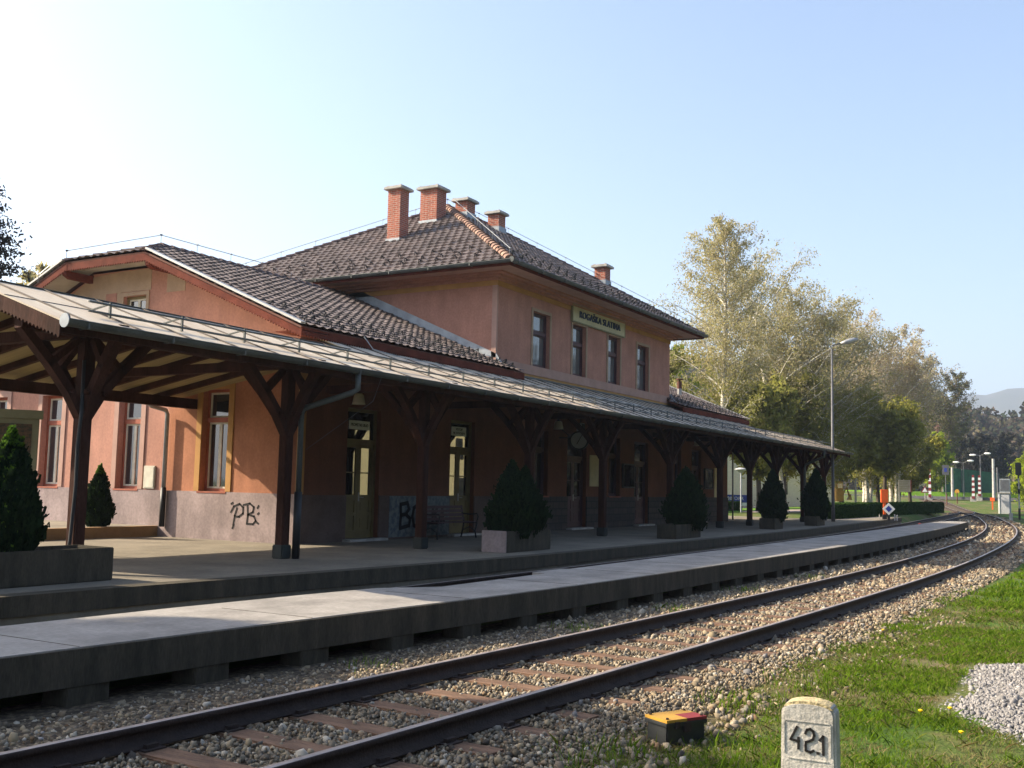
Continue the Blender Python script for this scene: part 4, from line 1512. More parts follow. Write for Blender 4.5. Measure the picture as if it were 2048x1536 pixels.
def wall_lamp(x, y, z, label):
    s = empty('platform_lamp', (x, y, z), label, 'lamp', 'opal shades hung under the canopy')
    MB().tube([(0, 0, 0.13), (0, 0, 0.62)], 0.012, 6).lathe([(0.05, 0.12), (0.04, 0.18)], (0, 0, 0), 12).build('lamp_rod', 'black', s)
    MB().lathe([(0.165, -0.13), (0.155, -0.10), (0.12, 0.09), (0.085, 0.13)], (0, 0, 0), 18).build('lamp_shade', 'lampglass', s, smooth=True)


wall_lamp(1.46, -0.6, 3.46, 'cream lamp shade hanging above the olive door nearest the building corner')
wall_lamp(11.87, -0.6, 3.47, 'cream lamp shade hanging beside the platform clock')
wall_lamp(24.9, -0.6, 3.5, 'cream lamp shade hanging near the far end of the front wall')

cl_ = empty('platform_clock', (13.1, -0.75, 3.02), 'round double-faced clock on an iron bracket under the canopy', 'clock')
MB().lathe([(0.30, -0.08), (0.32, -0.07), (0.32, 0.07), (0.30, 0.08)], (0, 0, 0), 28, (0.93, 0.36, 0)).build('clock_case', 'black', cl_, smooth=False)
MB().lathe([(0.27, -0.088), (0.27, -0.081)], (0, 0, 0), 28, (0.93, 0.36, 0)).build('clock_face', 'greywall', cl_)
dv = Vector((0.93, 0.36, 0)).normalized()
sv = Vector((-0.36, 0.93, 0)).normalized()
k = MB()
f0 = -dv * 0.094
k.beam(f0, f0 + sv * -0.1 + Vector((0, 0, 0.19)), 0.02, 0.01, dv)
k.beam(f0, f0 + sv * 0.07 + Vector((0, 0, -0.12)), 0.025, 0.01, dv)
k.build('clock_hands', 'black', cl_)
k = MB().tube([(0, 0.1, 0.1), (-0.0, 0.75, 0.1)], 0.02, 6).tube([(0, 0.3, 0.1), (0, 0.75, 0.45)], 0.014, 6).tube([(0, 0, 0.28), (0, 0, 0.6)], 0.015, 6)
k.build('bracket', 'black', cl_)

# loudspeaker next to clock
sp = empty('loudspeaker', (13.7, -0.5, 3.45), 'grey box loudspeaker fixed under the canopy beside the clock', 'loudspeaker')
MB().box(-0.14, 0.14, -0.1, 0.1, -0.2, 0.2).build('housing', 'greywall', sp, bevel=0.02)
MB().box(-0.11, 0.11, -0.112, -0.1, -0.17, 0.17).build('front_grille', 'black', sp)
MB().tube([(0, 0, 0.2), (0, 0, 0.55)], 0.015, 6).build('hanger', 'black', sp)


def notice_case(x0, x1, z0, z1, label, paper='paper', gls=True):
    s = empty('notice_case', ((x0 + x1) / 2, -0.0, (z0 + z1) / 2), label, 'notice case')
    w_, h_ = (x1 - x0) / 2, (z1 - z0) / 2
    k = MB()
    for (a, b, c, d) in ((-w_, w_, h_ - .05, h_), (-w_, w_, -h_, -h_ + .05), (-w_, -w_ + .05, -h_ + .05, h_ - .05), (w_ - .05, w_, -h_ + .05, h_ - .05)):
        k.box(a, b, -0.09, 0, c, d)
    k.build('case_frame', 'black', s)
    MB().box(-w_ + .05, w_ - .05, -0.02, -0.001, -h_ + .05, h_ - .05).build('notice', paper, s)
    if gls:
        MB().box(-w_ + .05, w_ - .05, -0.07, -0.064, -h_ + .05, h_ - .05).build('pane', 'glassdoor', s)


nb = MB().box(15.45, 16.4, -0.03, -0.002, 1.5, 2.62)
nb.build('timetable_board', 'paper', label='blank faded yellow timetable board screwed to the wall past the clock', cat='notice board')
notice_case(18.27, 19.33, 1.47, 2.4, 'glazed notice case between two dark doorways')
notice_case(27.35, 28.4, 1.5, 2.45, 'glazed notice case on the wall near the far corner')
nb = MB().box(28.75, 29.15, -0.03, -0.002, 1.12, 2.5)
nb.build('information_board', 'paper', label='narrow yellowish board on the wall by the far corner', cat='notice board')
mb_ = empty('meter_box', (0, 4.86, 1.47), 'small white meter cupboard on the side wall right of the second window', 'meter box')
MB().box(-0.05, 0, -0.2, 0.2, -0.29, 0.29).build('box_body', 'sash', mb_, bevel=0.008)
MB().box(-0.058, -0.05, -0.17, 0.17, -0.26, 0.26).build('box_door', 'sash', mb_)

# graffiti: black letters sprayed on the grey-lilac plinth of the side wall
gb = MB()
pbp = [[(-1.86, .38), (-1.82, .60), (-1.76, .78)], [(-1.95, .68), (-1.86, .82), (-1.68, .88), (-1.56, .80), (-1.56, .66), (-1.68, .58), (-1.80, .58)],
       [(-1.42, .44), (-1.40, .62), (-1.42, .84)], [(-1.55, .86), (-1.35, .90), (-1.22, .82), (-1.24, .70), (-1.38, .64)], [(-1.38, .64), (-1.20, .60), (-1.14, .50), (-1.22, .42), (-1.42, .42)],
       [(-1.10, .80), (-1.07, .85)], [(-1.08, .66), (-1.05, .68)], [(-1.10, .46), (-1.06, .44)], [(-1.95, .88), (-1.90, .90)], [(-1.88, .30), (-1.84, .38)]]
strokes(gb, pbp, (-0.041, 0, 0), (0, -1, 0), (-1, 0, 0), 0.045, 0.006)
gb.build('graffiti', 'letterblack', label='black sprayed letters P and B on the plinth of the side wall', cat='graffiti')
gp = empty('painted_panel', (4.95, -0.041, 0.6), 'pale grey painted patch with big black sprayed letters on the wall behind the bench', 'graffiti')
MB().box(-1.38, 1.42, -0.012, 0, -0.55, 0.52).build('grey_patch', 'greypaint', gp)
k = MB()
bo = [[(-.9, -.3), (-.88, 0), (-.9, .3)], [(-.9, .3), (-.6, .34), (-.52, .18), (-.66, .04), (-.88, .02)], [(-.66, .04), (-.46, -.08), (-.5, -.26), (-.9, -.32)],
      [(-.1, .3), (-.3, .2), (-.36, -.02), (-.28, -.26), (-.06, -.34), (.12, -.22), (.16, .04), (.08, .24), (-.1, .3)],
      [(.6, .2), (.6, -.2)], [(.8, .2), (.7, 0), (.82, -.2)], [(1.0, -.2), (1.05, .15), (1.15, -.2)]]
strokes(k, bo, (0, -0.0125, 0), (1, 0, 0), (0, -1, 0), 0.10, 0.006)
k.build('sprayed_letters', 'letterblack', gp)

# bench
bn = empty('platform_bench', (5.42, -0.75, 0), 'dark cast iron bench with timber slats in front of the grey painted patch', 'bench')
for x in (-0.95, 0.95):
    k = MB()
    k.tube([(x, 0.28, 0), (x, 0.22, 0.25), (x, 0.2, 0.42), (x, 0.3, 0.88)], 0.022, 6)
    k.tube([(x, -0.22, 0), (x, -0.18, 0.18), (x, -0.24, 0.42)], 0.022, 6)
    k.tube([(x, 0.2, 0.40), (x, -0.24, 0.42)], 0.02, 6)
    k.tube([(x, 0.26, 0.66), (x, 0.02, 0.64), (x, -0.24, 0.66), (x, -0.27, 0.58), (x, -0.22, 0.42)], 0.018, 6)
    k.tube([(x, 0.22, 0.2), (x, 0, 0.3), (x, -0.18, 0.18)], 0.014, 6)
    k.build('bench_end', 'black', bn, smooth=True)
k = MB()
for i in range(5): k.box(-0.97, 0.97, -0.24 + i * 0.09, -0.17 + i * 0.09, 0.425, 0.45)
k.build('seat', 'darkwood', bn)
k = MB()
for i in range(4): k.beam((-0.97, 0.21 + i * 0.024, 0.52 + i * 0.105), (0.97, 0.21 + i * 0.024, 0.52 + i * 0.105), 0.025, 0.08)
k.build('backrest', 'darkwood', bn)


# ------------------------------------------------------------------ vegetation helpers
def quads(C, U, Wv):
    """centres, half-vectors"""
    n = len(C)
    V = np.stack([C - U - Wv, C + U - Wv, C + U + Wv, C - U + Wv], 1).reshape(-1, 3)
    F = np.arange(n * 4).reshape(n, 4)
    return V, F


def rand_leaves(C, size, flat=0.0, droop=0.0):
    n = len(C)
    a = npr.normal(size=(n, 3))
    a[:, 2] -= droop
    a /= np.linalg.norm(a, axis=1)[:, None]
    b = npr.normal(size=(n, 3))
    b -= a * (a * b).sum(1)[:, None]
    b /= np.linalg.norm(b, axis=1)[:, None]
    s = size * npr.uniform(0.6, 1.4, n)[:, None]
    return quads(C, a * s, b * s * 0.45)


def thuja(x, y, z, h, r, label, group=None, n=4200, tips=0.12, twin=False, cat='shrub'):
    t = empty('thuja_shrub', (x, y, z), label, cat, group)
    k = MB().tube([(0, 0, -0.02), (0, 0, h * 0.5)], [0.04, 0.015], 7)
    k.build('stem', 'bark', t)
    n = int(n * 1.9)
    zz = npr.beta(1.25, 1.4, n)
    rad = np.where(zz < 0.28, 0.62 + 0.38 * np.sqrt(zz / 0.28), (1 - ((zz - 0.28) / 0.72) ** 1.55) * 0.97 + 0.03)
    th = npr.uniform(0, 2 * np.pi, n)
    rr = rad * r * (npr.uniform(0.0, 1, n) ** 0.33) * (1 + 0.13 * np.sin(th * 3 + zz * 9 + x * 3) + 0.11 * np.sin(th * 7 - zz * 17 + x) + 0.07 * np.sin(th * 13 + zz * 31) + npr.normal(0, 0.07, n))
    C = np.c_[rr * np.cos(th), rr * np.sin(th), zz * h]
    stray = npr.random(n) < 0.05
    C[stray, :2] *= npr.uniform(1.05, 1.22, (stray.sum(), 1))
    C[stray, 2] += 0.05
    a = np.c_[np.cos(th) * 0.35, np.sin(th) * 0.35, np.full(n, 1.0)] + npr.normal(0, 0.25, (n, 3))
    a /= np.linalg.norm(a, axis=1)[:, None]
    b = np.cross(a, npr.normal(size=(n, 3)))
    b /= np.linalg.norm(b, axis=1)[:, None]
    s = npr.uniform(0.018, 0.05, n)[:, None] * (h / 1.7) ** 0.4
    V, F = quads(C, a * s * 1.3, b * s * 0.55)
    o = npmesh('foliage', V, F, 'thuja', t)
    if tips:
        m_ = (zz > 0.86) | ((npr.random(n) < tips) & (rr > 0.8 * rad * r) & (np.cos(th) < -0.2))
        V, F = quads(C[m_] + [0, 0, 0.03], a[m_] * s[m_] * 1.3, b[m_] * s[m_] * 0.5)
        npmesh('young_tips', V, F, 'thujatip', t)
    return t


def trough(x0, x1, y0, y1, h, label, m='mossy'):
    t = empty('planter', ((x0 + x1) / 2, (y0 + y1) / 2, 0), label, 'planter')
    a, b = (x1 - x0) / 2, (y1 - y0) / 2
    k = MB()
    th = 0.07
    for q in ((-a, a, -b, -b + th), (-a, a, b - th, b), (-a, -a + th, -b + th, b - th), (a - th, a, -b + th, b - th)):
        k.box(*q, 0, h)
    k.build('trough', m, t, bevel=0.015)
    MB().box(-a + th, a - th, -b + th, b - th, 0.02, h - 0.06).build('soil', 'bark', t)
    return t


trough(-11.2, -8.32, -4.15, -3.35, 0.46, 'big mossy concrete planter by the first canopy post')
thuja(-9.75, -3.75, 0.38, 1.62, 0.40, 'dark conical conifer growing in the big mossy planter by the first canopy post', 'potted conifers along the platform', 9000, 0.10)
thuja(-10.5, -3.7, 0.38, 1.1, 0.36, 'shorter conifer cut off by the left edge, in the big mossy planter', 'potted conifers along the platform', 5000, 0.25)
thuja(-1.45, 4.95, 0.25, 1.42, 0.31, 'small dark conifer with a fresh green tip beside the side wall windows', None, 5000, 0.03)
pt = trough(1.26, 3.3, -4.95, -4.35, 0.46, 'concrete planter with a pale end under the second canopy bay', 'mossy')
MB().box(-1.06, -1.02, -0.31, 0.31, 0, 0.47).build('end_slab', 'plinth', pt, bevel=0.01)
thuja(1.98, -4.65, 0.30, 1.66, 0.50, 'bushy dark conifer at the near end of the planter with the pale end', 'potted conifers along the platform', 6000, 0)
thuja(2.62, -4.60, 0.30, 1.55, 0.47, 'bushy dark conifer at the far end of the planter with the pale end', 'potted conifers along the platform', 6000, 0)
trough(10.6, 12.7, -5.2, -4.6, 0.42, 'middle concrete planter between the fifth and sixth canopy posts', 'mossy')
thuja(12.2, -4.9, 0.25, 1.85, 0.62, 'broad dark conifer in the middle planter between fifth and sixth canopy posts', 'potted conifers along the platform', 6000, 0)
trough(21.7, 22.9, -4.9, -4.3, 0.42, 'weathered planter under the conifer past the building corner', 'mossy')
thuja(22.5, -4.6, 0.3, 2.0, 0.52, 'tall pointed dark conifer seen against the park gap past the building corner', 'potted conifers along the platform', 5000, 0)
trough(28.0, 29.4, -4.95, -4.4, 0.42, 'last weathered planter at the far end of the canopy', 'mossy')
thuja(28.8, -4.7, 0.3, 2.2, 0.55, 'last tall dark conifer near the street lamp at the far canopy end', 'potted conifers along the platform', 5000, 0)

# information case at the left edge
ic = empty('information_case', (-6.35, 1.35, 0), 'olive framed display case with a faded picture at the left edge behind the conifer', 'information case', rz=R(-35))
MB().box(-0.55, 0.5, -0.05, 0.05, 1.55, 2.5).build('case_body', 'olivepanel', ic, bevel=0.01)
MB().box(-0.58, 0.56, -0.12, 0.12, 2.5, 2.66).build('case_roof', 'olivepanel', ic)
MB().box(-0.45, 0.38, -0.062, -0.05, 1.66, 2.40).build('picture', 'picture', ic)
for x in (-0.48, 0.42):
    MB().box(x - .04, x + .04, -0.04, 0.04, 0, 1.55).build('leg', 'olivepanel', ic)


# ------------------------------------------------------------------ foreground things
def at(u, v, d):
    pass


ms = empty('kilometre_stone', (-13.03, -15.12, -0.5), 'weathered white concrete marker stone numbered 42.1 in the grass', 'marker stone', rz=-math.atan2(5.36, 1.37))
# local frame: +Y local away from camera
vd = Vector((-13.03 - CAM.x, -15.12 - CAM.y, 0)).normalized()
ms.rotation_euler = (0, 0, math.atan2(vd.y, vd.x) - math.pi / 2 + R(-10))
hw, tk, hs = 0.130, 0.07, 0.932
k = MB()
pts = [(-hw - 0.012, 0.0), (hw + 0.012, 0.0), (hw, hs - 0.075)]
for i in range(9):
    t = i / 8
    pts.append((hw * math.cos(math.pi * (0.06 + 0.88 * t)) * 0.96, hs - 0.062 + 0.045 * math.sin(math.pi * (0.06 + 0.88 * t)) ** 0.8))
pts.append((-hw, hs - 0.075))
k.prism([(a, -tk, b) for a, b in pts], (0, tk * 2, 0))
so = k.build('stone_block', 'stone', ms, bevel=0.012)
MB().prism([(a * 0.97, -tk * 0.9, b + 0.002) for a, b in pts[3:-1]], (0, tk * 1.8, 0)).build('lichen_top', 'lichen', ms)
k = MB()
for (a, b, c, d) in ((-0.112, 0.105, hs - .115, hs - .11), (-0.095, 0.095, hs - .295, hs - .29), (-0.117, -0.112, hs - .27, hs - .12), (0.105, 0.11, hs - .27, hs - .12)):
    k.box(a, b, -tk - 0.0035, -tk, c, d)
k.build('border_line', 'stone', ms)
k = MB()
z0 = hs - 0.255
num = [[(-0.055, 0.113 + z0), (-0.087, 0.052 + z0), (-0.046, 0.045 + z0)], [(-0.048, 0.062 + z0), (-0.048, 0.012 + z0)],
       [(-0.012, 0.088 + z0), (-0.004, 0.105 + z0), (0.012, 0.110 + z0), (0.027, 0.100 + z0), (0.031, 0.082 + z0), (0.025, 0.062 + z0), (0.008, 0.052 + z0), (-0.010, 0.046 + z0), (-0.012, 0.030 + z0), (-0.011, 0.006 + z0), (0.012, 0.000 + z0), (0.027, 0.008 + z0)],
       [(0.048, 0.0 + z0), (0.053, 0.0 + z0)], [(0.060, 0.062 + z0), (0.076, 0.082 + z0), (0.077, -0.004 + z0)]]
num = [[(a * 0.95, b) for a, b in q] for q in num]
strokes(k, num, (0, -tk - 0.001, 0), (1, 0, 0), (0, -1, 0), 0.0115, 0.004)
k.build('number', 'letterblack', ms)

bx = empty('track_box', (-10.58, -13.46, -0.48), 'low black box with yellow and red lid beside the track', 'signal box', rz=R(-28))
MB().box(-0.19, 0.19, -0.12, 0.12, -0.05, 0.15).build('box_body', 'boxplastic', bx, bevel=0.01)
MB().box(-0.205, 0.205, -0.135, 0.135, 0.135, 0.165).build('box_rim', 'boxplastic', bx, bevel=0.006)
MB().prism([(-0.20, -0.13, 0.166), (0.0, -0.13, 0.166), (0.0, 0.02, 0.166), (0.2, 0.02, 0.166), (0.2, 0.13, 0.166), (-0.20, 0.13, 0.166)], (0, 0, 0.022)).build('yellow_lid', 'yellow', bx)
MB().box(0.001, 0.2, -0.13, 0.019, 0.166, 0.188).build('red_lid', 'red', bx)


k = MB()
for xx in (-0.17, 0.17):
    for yy in (-0.10, 0.10): k.lathe([(0.012, 0), (0.012, 0.012)], (xx, yy, 0.188), 6)
k.box(-0.03, 0.03, -0.145, -0.12, 0.09, 0.16)
k.box(-0.12, -0.08, -0.145, -0.12, 0.12, 0.17)
k.build('lid_fixings', 'steel', bx)
MB().tube([(0.18, 0.05, 0.03), (0.30, 0.12, -0.01), (0.45, 0.42, 0.0), (0.40, 0.75, -0.02)], 0.014, 6).build('cable', 'black', bx, smooth=True)


# ---- stones
def rock_base():
    bm = bmesh.new()
    bmesh.ops.create_icosphere(bm, subdivisions=1, radius=1)
    V = np.array([v.co[:] for v in bm.verts])
    F = np.array([[v.index for v in f.verts] for f in bm.faces])
    bm.free()
    return V, F


RV, RF = rock_base()


def rocks(name, C, S, m, label=None, cat=None, **kw):
    n = len(C)
    nv = len(RV)
    ax = npr.normal(size=(n, 3))
    ax /= np.linalg.norm(ax, axis=1)[:, None]
    an = npr.uniform(0, 2 * np.pi, n)
    c, s = np.cos(an), np.sin(an)
    K_ = np.zeros((n, 3, 3))
    K_[:, 0, 1], K_[:, 0, 2], K_[:, 1, 0], K_[:, 1, 2], K_[:, 2, 0], K_[:, 2, 1] = -ax[:, 2], ax[:, 1], ax[:, 2], -ax[:, 0], -ax[:, 1], ax[:, 0]
    Rm = np.eye(3)[None] + s[:, None, None] * K_ + (1 - c)[:, None, None] * (K_ @ K_)
    loc = RV[None] * (S[:, None, None] * npr.uniform(0.5, 1.4, (n, 1, 3))) * npr.uniform(0.6, 1.3, (n, nv, 1))
    V = np.einsum('nij,nkj->nki', Rm, loc) + C[:, None]
    F = (RF[None] + (np.arange(n) * nv)[:, None, None]).reshape(-1, 3)
    return npmesh(name, V.reshape(-1, 3), F, m, label=label, cat=cat, **kw)


def bandpts(x0, x1, dens, d0, d1):
    n = int((x1 - x0) * (d1 - d0) * dens)
    x = npr.uniform(x0, x1, n)
    d = npr.uniform(d0, d1, n)
    return x, Cy(x) + d, d


Cs, Ss = [], []
for (x0, x1, dens, sz) in ((-18, -6, 980, 0.0158), (-6, 4, 420, 0.022), (4, 18, 150, 0.034), (18, 40, 30, 0.055), (40, 100, 9, 0.075)):
    for d0, d1, mul in ((-0.68, 0.68, 1.0), (-1.75, -0.83, 1.15), (0.84, 2.3, 0.5)):
        x, y, d = bandpts(x0, x1, dens * mul, d0, d1)
        z = np.where(d < -1.3, -0.455 - (-d - 1.3) * 0.12, -0.466)
        z = np.where(d > 0.9, -0.466 - (d - 0.9) * 0.02, z)
        z = z + np.abs(npr.normal(0, 0.012, len(x)))
        Cs.append(np.c_[x, y, z])
        Ss.append(sz * npr.lognormal(0, 0.32, len(x)))
# stray stones into the grass
x, y, d = bandpts(-17, 0, 60, -2.6, -1.75)
Cs.append(np.c_[x, y, np.full(len(x), -0.485)])
Ss.append(0.02 * npr.lognormal(0, 0.35, len(x)))
x, y, d = bandpts(-17, -8.5, 130, -2.3, -1.75)
Cs.append(np.c_[x, y, np.full(len(x), -0.475)])
Ss.append(0.026 * npr.lognormal(0, 0.35, len(x)))
C_ = np.vstack(Cs)
S_ = np.concatenate(Ss)
# keep sleeper tops mostly clear
sx = np.array([[o.location.x, o.location.y] for o in COL.objects if o.name.startswith('railway_sleeper')])
near = np.abs(C_[:, 0][:, None] - np.sort(sx[:, 0])[None]).min(1) if len(sx) else 9
dd = np.abs(C_[:, 1] - Cy(C_[:, 0]))
keep = (near > 0.13) | (dd > 1.28) | (npr.random(len(C_)) < 0.05)
rocks('ballast_gravel', C_[keep], S_[keep], 'ballast', 'loose tan and grey ballast stones around the sleepers', 'ballast', kind='stuff')
x, y, d = bandpts(-16, 6, 1.0, -1.7, 1.9)
lz_ = np.where(d < -1.3, -0.46, -0.43)
rocks('ballast_gravel', np.c_[x, y, lz_], 0.026 * npr.lognormal(0, 0.3, len(x)), 'palestones', 'scattered bigger pale lumps on the ballast', 'ballast', kind='stuff')

# gravel heap
hx, hy = np.meshgrid(np.linspace(-9.5, -2.0, 160), np.linspace(-18.6, -14.2, 130))
def heap(x, y):
    cx, cy = -6.7, -16.45
    dx, dy = (x - cx) / 2.75, (y - cy) / 1.7
    r_ = np.sqrt(dx**2 + dy**2) + 0.07 * np.sin(5 * np.arctan2(dy, dx)) + 0.02 * np.sin(11 * np.arctan2(dy, dx) + 1)
    return np.clip(1 - r_, -0.2, 1) * 0.25
hz = -0.52 + heap(hx, hy) + npr.normal(0, 0.008, hx.shape)
sheet('gravel_heap', hx, hy, hz, 'gravelheap', kind='stuff', label='low heap of pale grey gravel on the grass at the right edge', cat='gravel heap')
n = 26000
x = npr.uniform(-9.2, -2.6, n)
y = npr.uniform(-18.2, -14.4, n)
h_ = heap(x, y)
kk = h_ > -0.012
rocks('heap_stones', np.c_[x, y, -0.515 + h_][kk], (0.013 * npr.lognormal(0, 0.35, n))[kk], 'palestones', 'small pale stones covering the gravel heap', 'gravel', kind='stuff')


# ---- grass blades
def noise2(x, y, s, seed=0):
    r_ = np.random.default_rng(seed)
    v = 0
    for i in range(5):
        a, b, c, d = r_.uniform(-1, 1, 4)
        f = s * (1.0 + i * 0.7)
        v = v + np.sin(f * (x * (0.5 + abs(a)) + y * b * 1.5) + 9 * c) * np.sin(f * (y * (0.5 + abs(b)) - x * a * 1.5) + 9 * d) / (1 + i * 0.4)
    return v


def blades(name, x, y, z, h, wd, m, label, cat, lean=0.5):
    n = len(x)
    th = npr.uniform(0, 2 * np.pi, n)
    base = np.c_[x, y, z]
    side = np.c_[np.cos(th), np.sin(th), np.zeros(n)] * wd[:, None]
    ln = npr.normal(0, lean, (n, 2)) * h[:, None]
    tip = base + np.c_[ln, h]
    mid = base + np.c_[ln * 0.35, h * 0.6]
    V = np.stack([base - side, base + side, mid + side * 0.7, tip, mid - side * 0.7], 1).reshape(-1, 3)
    F = np.arange(n * 5).reshape(n, 5)
    return npmesh(name, V, F, m, label=label, cat=cat, kind='stuff')


def gpts(n, x0, x1, d0, d1, p=1.0):
    u = npr.random(n) ** p
    x = x0 + (x1 - x0) * u
    d = npr.uniform(d0, d1, n)
    return x, Cy(x) - d, d


def gz(x, y):
    return ground_h(x, y) - 0.005


x, y, d = gpts(230000, -14.5, 6, 1.45, 7.5, 1.3)
nz = noise2(x, y, 1.1, 3) + 0.5 * noise2(x, y, 4, 5)
dens = np.clip((d - 1.95) / 1.1, 0, 1) * 0.95 + nz * 0.55 - 0.12
kk = (npr.random(len(x)) < np.clip(dens, 0.03, 1)) & (heap(x, y) < 0.02)
x, y = x[kk], y[kk]
sz = npr.uniform(0.022, 0.065, len(x)) * (1 + 0.35 * np.clip(noise2(x, y, 2, 8), 0, 1)) * (1 + np.clip((x + 6) / 10, 0, 1) * 0.4)
blades('grass', x, y, gz(x, y), sz, npr.uniform(0.0025, 0.005, len(x)) * (1 + np.clip((x + 10) / 6, 0, 2)), 'grassblade', 'bright green grass growing beside the ballast', 'grass', 0.7)
x, y, d = gpts(90000, -14.5, 3, 1.35, 6.5, 1.3)
nz = noise2(x, y, 1.3, 13)
kk = (nz > -0.35) & (npr.random(len(x)) < 0.8) & (heap(x, y) < 0.02)
x, y = x[kk], y[kk]
blades('dry_grass', x, y, gz(x, y), npr.uniform(0.02, 0.07, len(x)), npr.uniform(0.002, 0.004, len(x)), 'drygrass', 'sparse straw-coloured grass mixed with weeds at the ballast edge', 'dry grass', 1.1)
# broad far grass tufts
x, y, d = gpts(60000, 4, 60, 1.9, 16, 1.2)
kk = noise2(x, y, 0.9, 3) > -0.7
x, y = x[kk], y[kk]
blades('grass', x, y, gz(x, y), npr.uniform(0.04, 0.10, len(x)), npr.uniform(0.012, 0.025, len(x)) * (1 + (x - 4) / 30), 'grassblade', 'green grass further along the track', 'grass', 0.6)
# tall weeds by the stone and the box
wx, wy = [], []
for (cx, cy, n, r_) in ((-12.2, -14.4, 260, 0.5), (-12.6, -15.4, 300, 0.45), (-11.3, -13.2, 160, 0.4), (-9.0, -13.5, 160, 0.45), (-10.9, -14.1, 160, 0.5), (-7.6, -13.75, 120, 0.5), (-5.5, -10.1, 120, 0.4), (-2.5, -10.3, 90, 0.4), (-9.5, -9.6, 50, 0.3), (1.5, -10.2, 90, 0.4), (5.5, -10.4, 90, 0.5), (-10.2, -5.15, 60, 0.3)):
    wx.append(npr.normal(cx, r_ * 0.6, n))
    wy.append(npr.normal(cy, r_ * 0.5, n))
wx, wy = np.concatenate(wx), np.concatenate(wy)
blades('weeds', wx, wy, gz(wx, wy), npr.uniform(0.06, 0.16, len(wx)), npr.uniform(0.003, 0.006, len(wx)), 'grassblade', 'taller weeds standing in the ballast and grass', 'weeds', 0.35)

for i, (x, y, lab) in enumerate(((-8.71, -14.95, 'yellow dandelion flower in the grass, nearer of the pair left of the heap'), (-9.35, -15.35, 'yellow dandelion flower nearest the marker stone'), (-8.45, -15.15, 'yellow dandelion flower close against the gravel heap'), (-3.2, -13.6, 'single yellow dandelion far up the grass verge'), (-12.1, -15.9, 'yellow dandelion at the bottom edge of the grass'))):
    t = empty('dandelion', (x, y, float(gz(np.array([x]), np.array([y]))[0])), lab, 'flower', 'dandelions in the grass')
    MB().tube([(0, 0, 0), (0.005, 0, 0.05), (0, 0.004, 0.085)], 0.003, 5).build('stem', 'grassblade', t)
    k = MB()
    for j in range(26):
        a = j * 2.4
        r_ = 0.012 + 0.013 * (j / 26)
        k.add([(0, 0, 0.085), (math.cos(a - .2) * r_, math.sin(a - .2) * r_, 0.102 - j * 0.0005), (math.cos(a + .2) * r_, math.sin(a + .2) * r_, 0.102 - j * 0.0005)], [(0, 1, 2)])
    k.lathe([(0.004, 0.08), (0.018, 0.095), (0.02, 0.1), (0.002, 0.106)], (0, 0, 0), 10)
    k.build('flower_head', 'flower', t)


# ------------------------------------------------------------------ trees
def rot_about(v, ax, an):
    return Matrix.Rotation(an, 3, ax) @ v


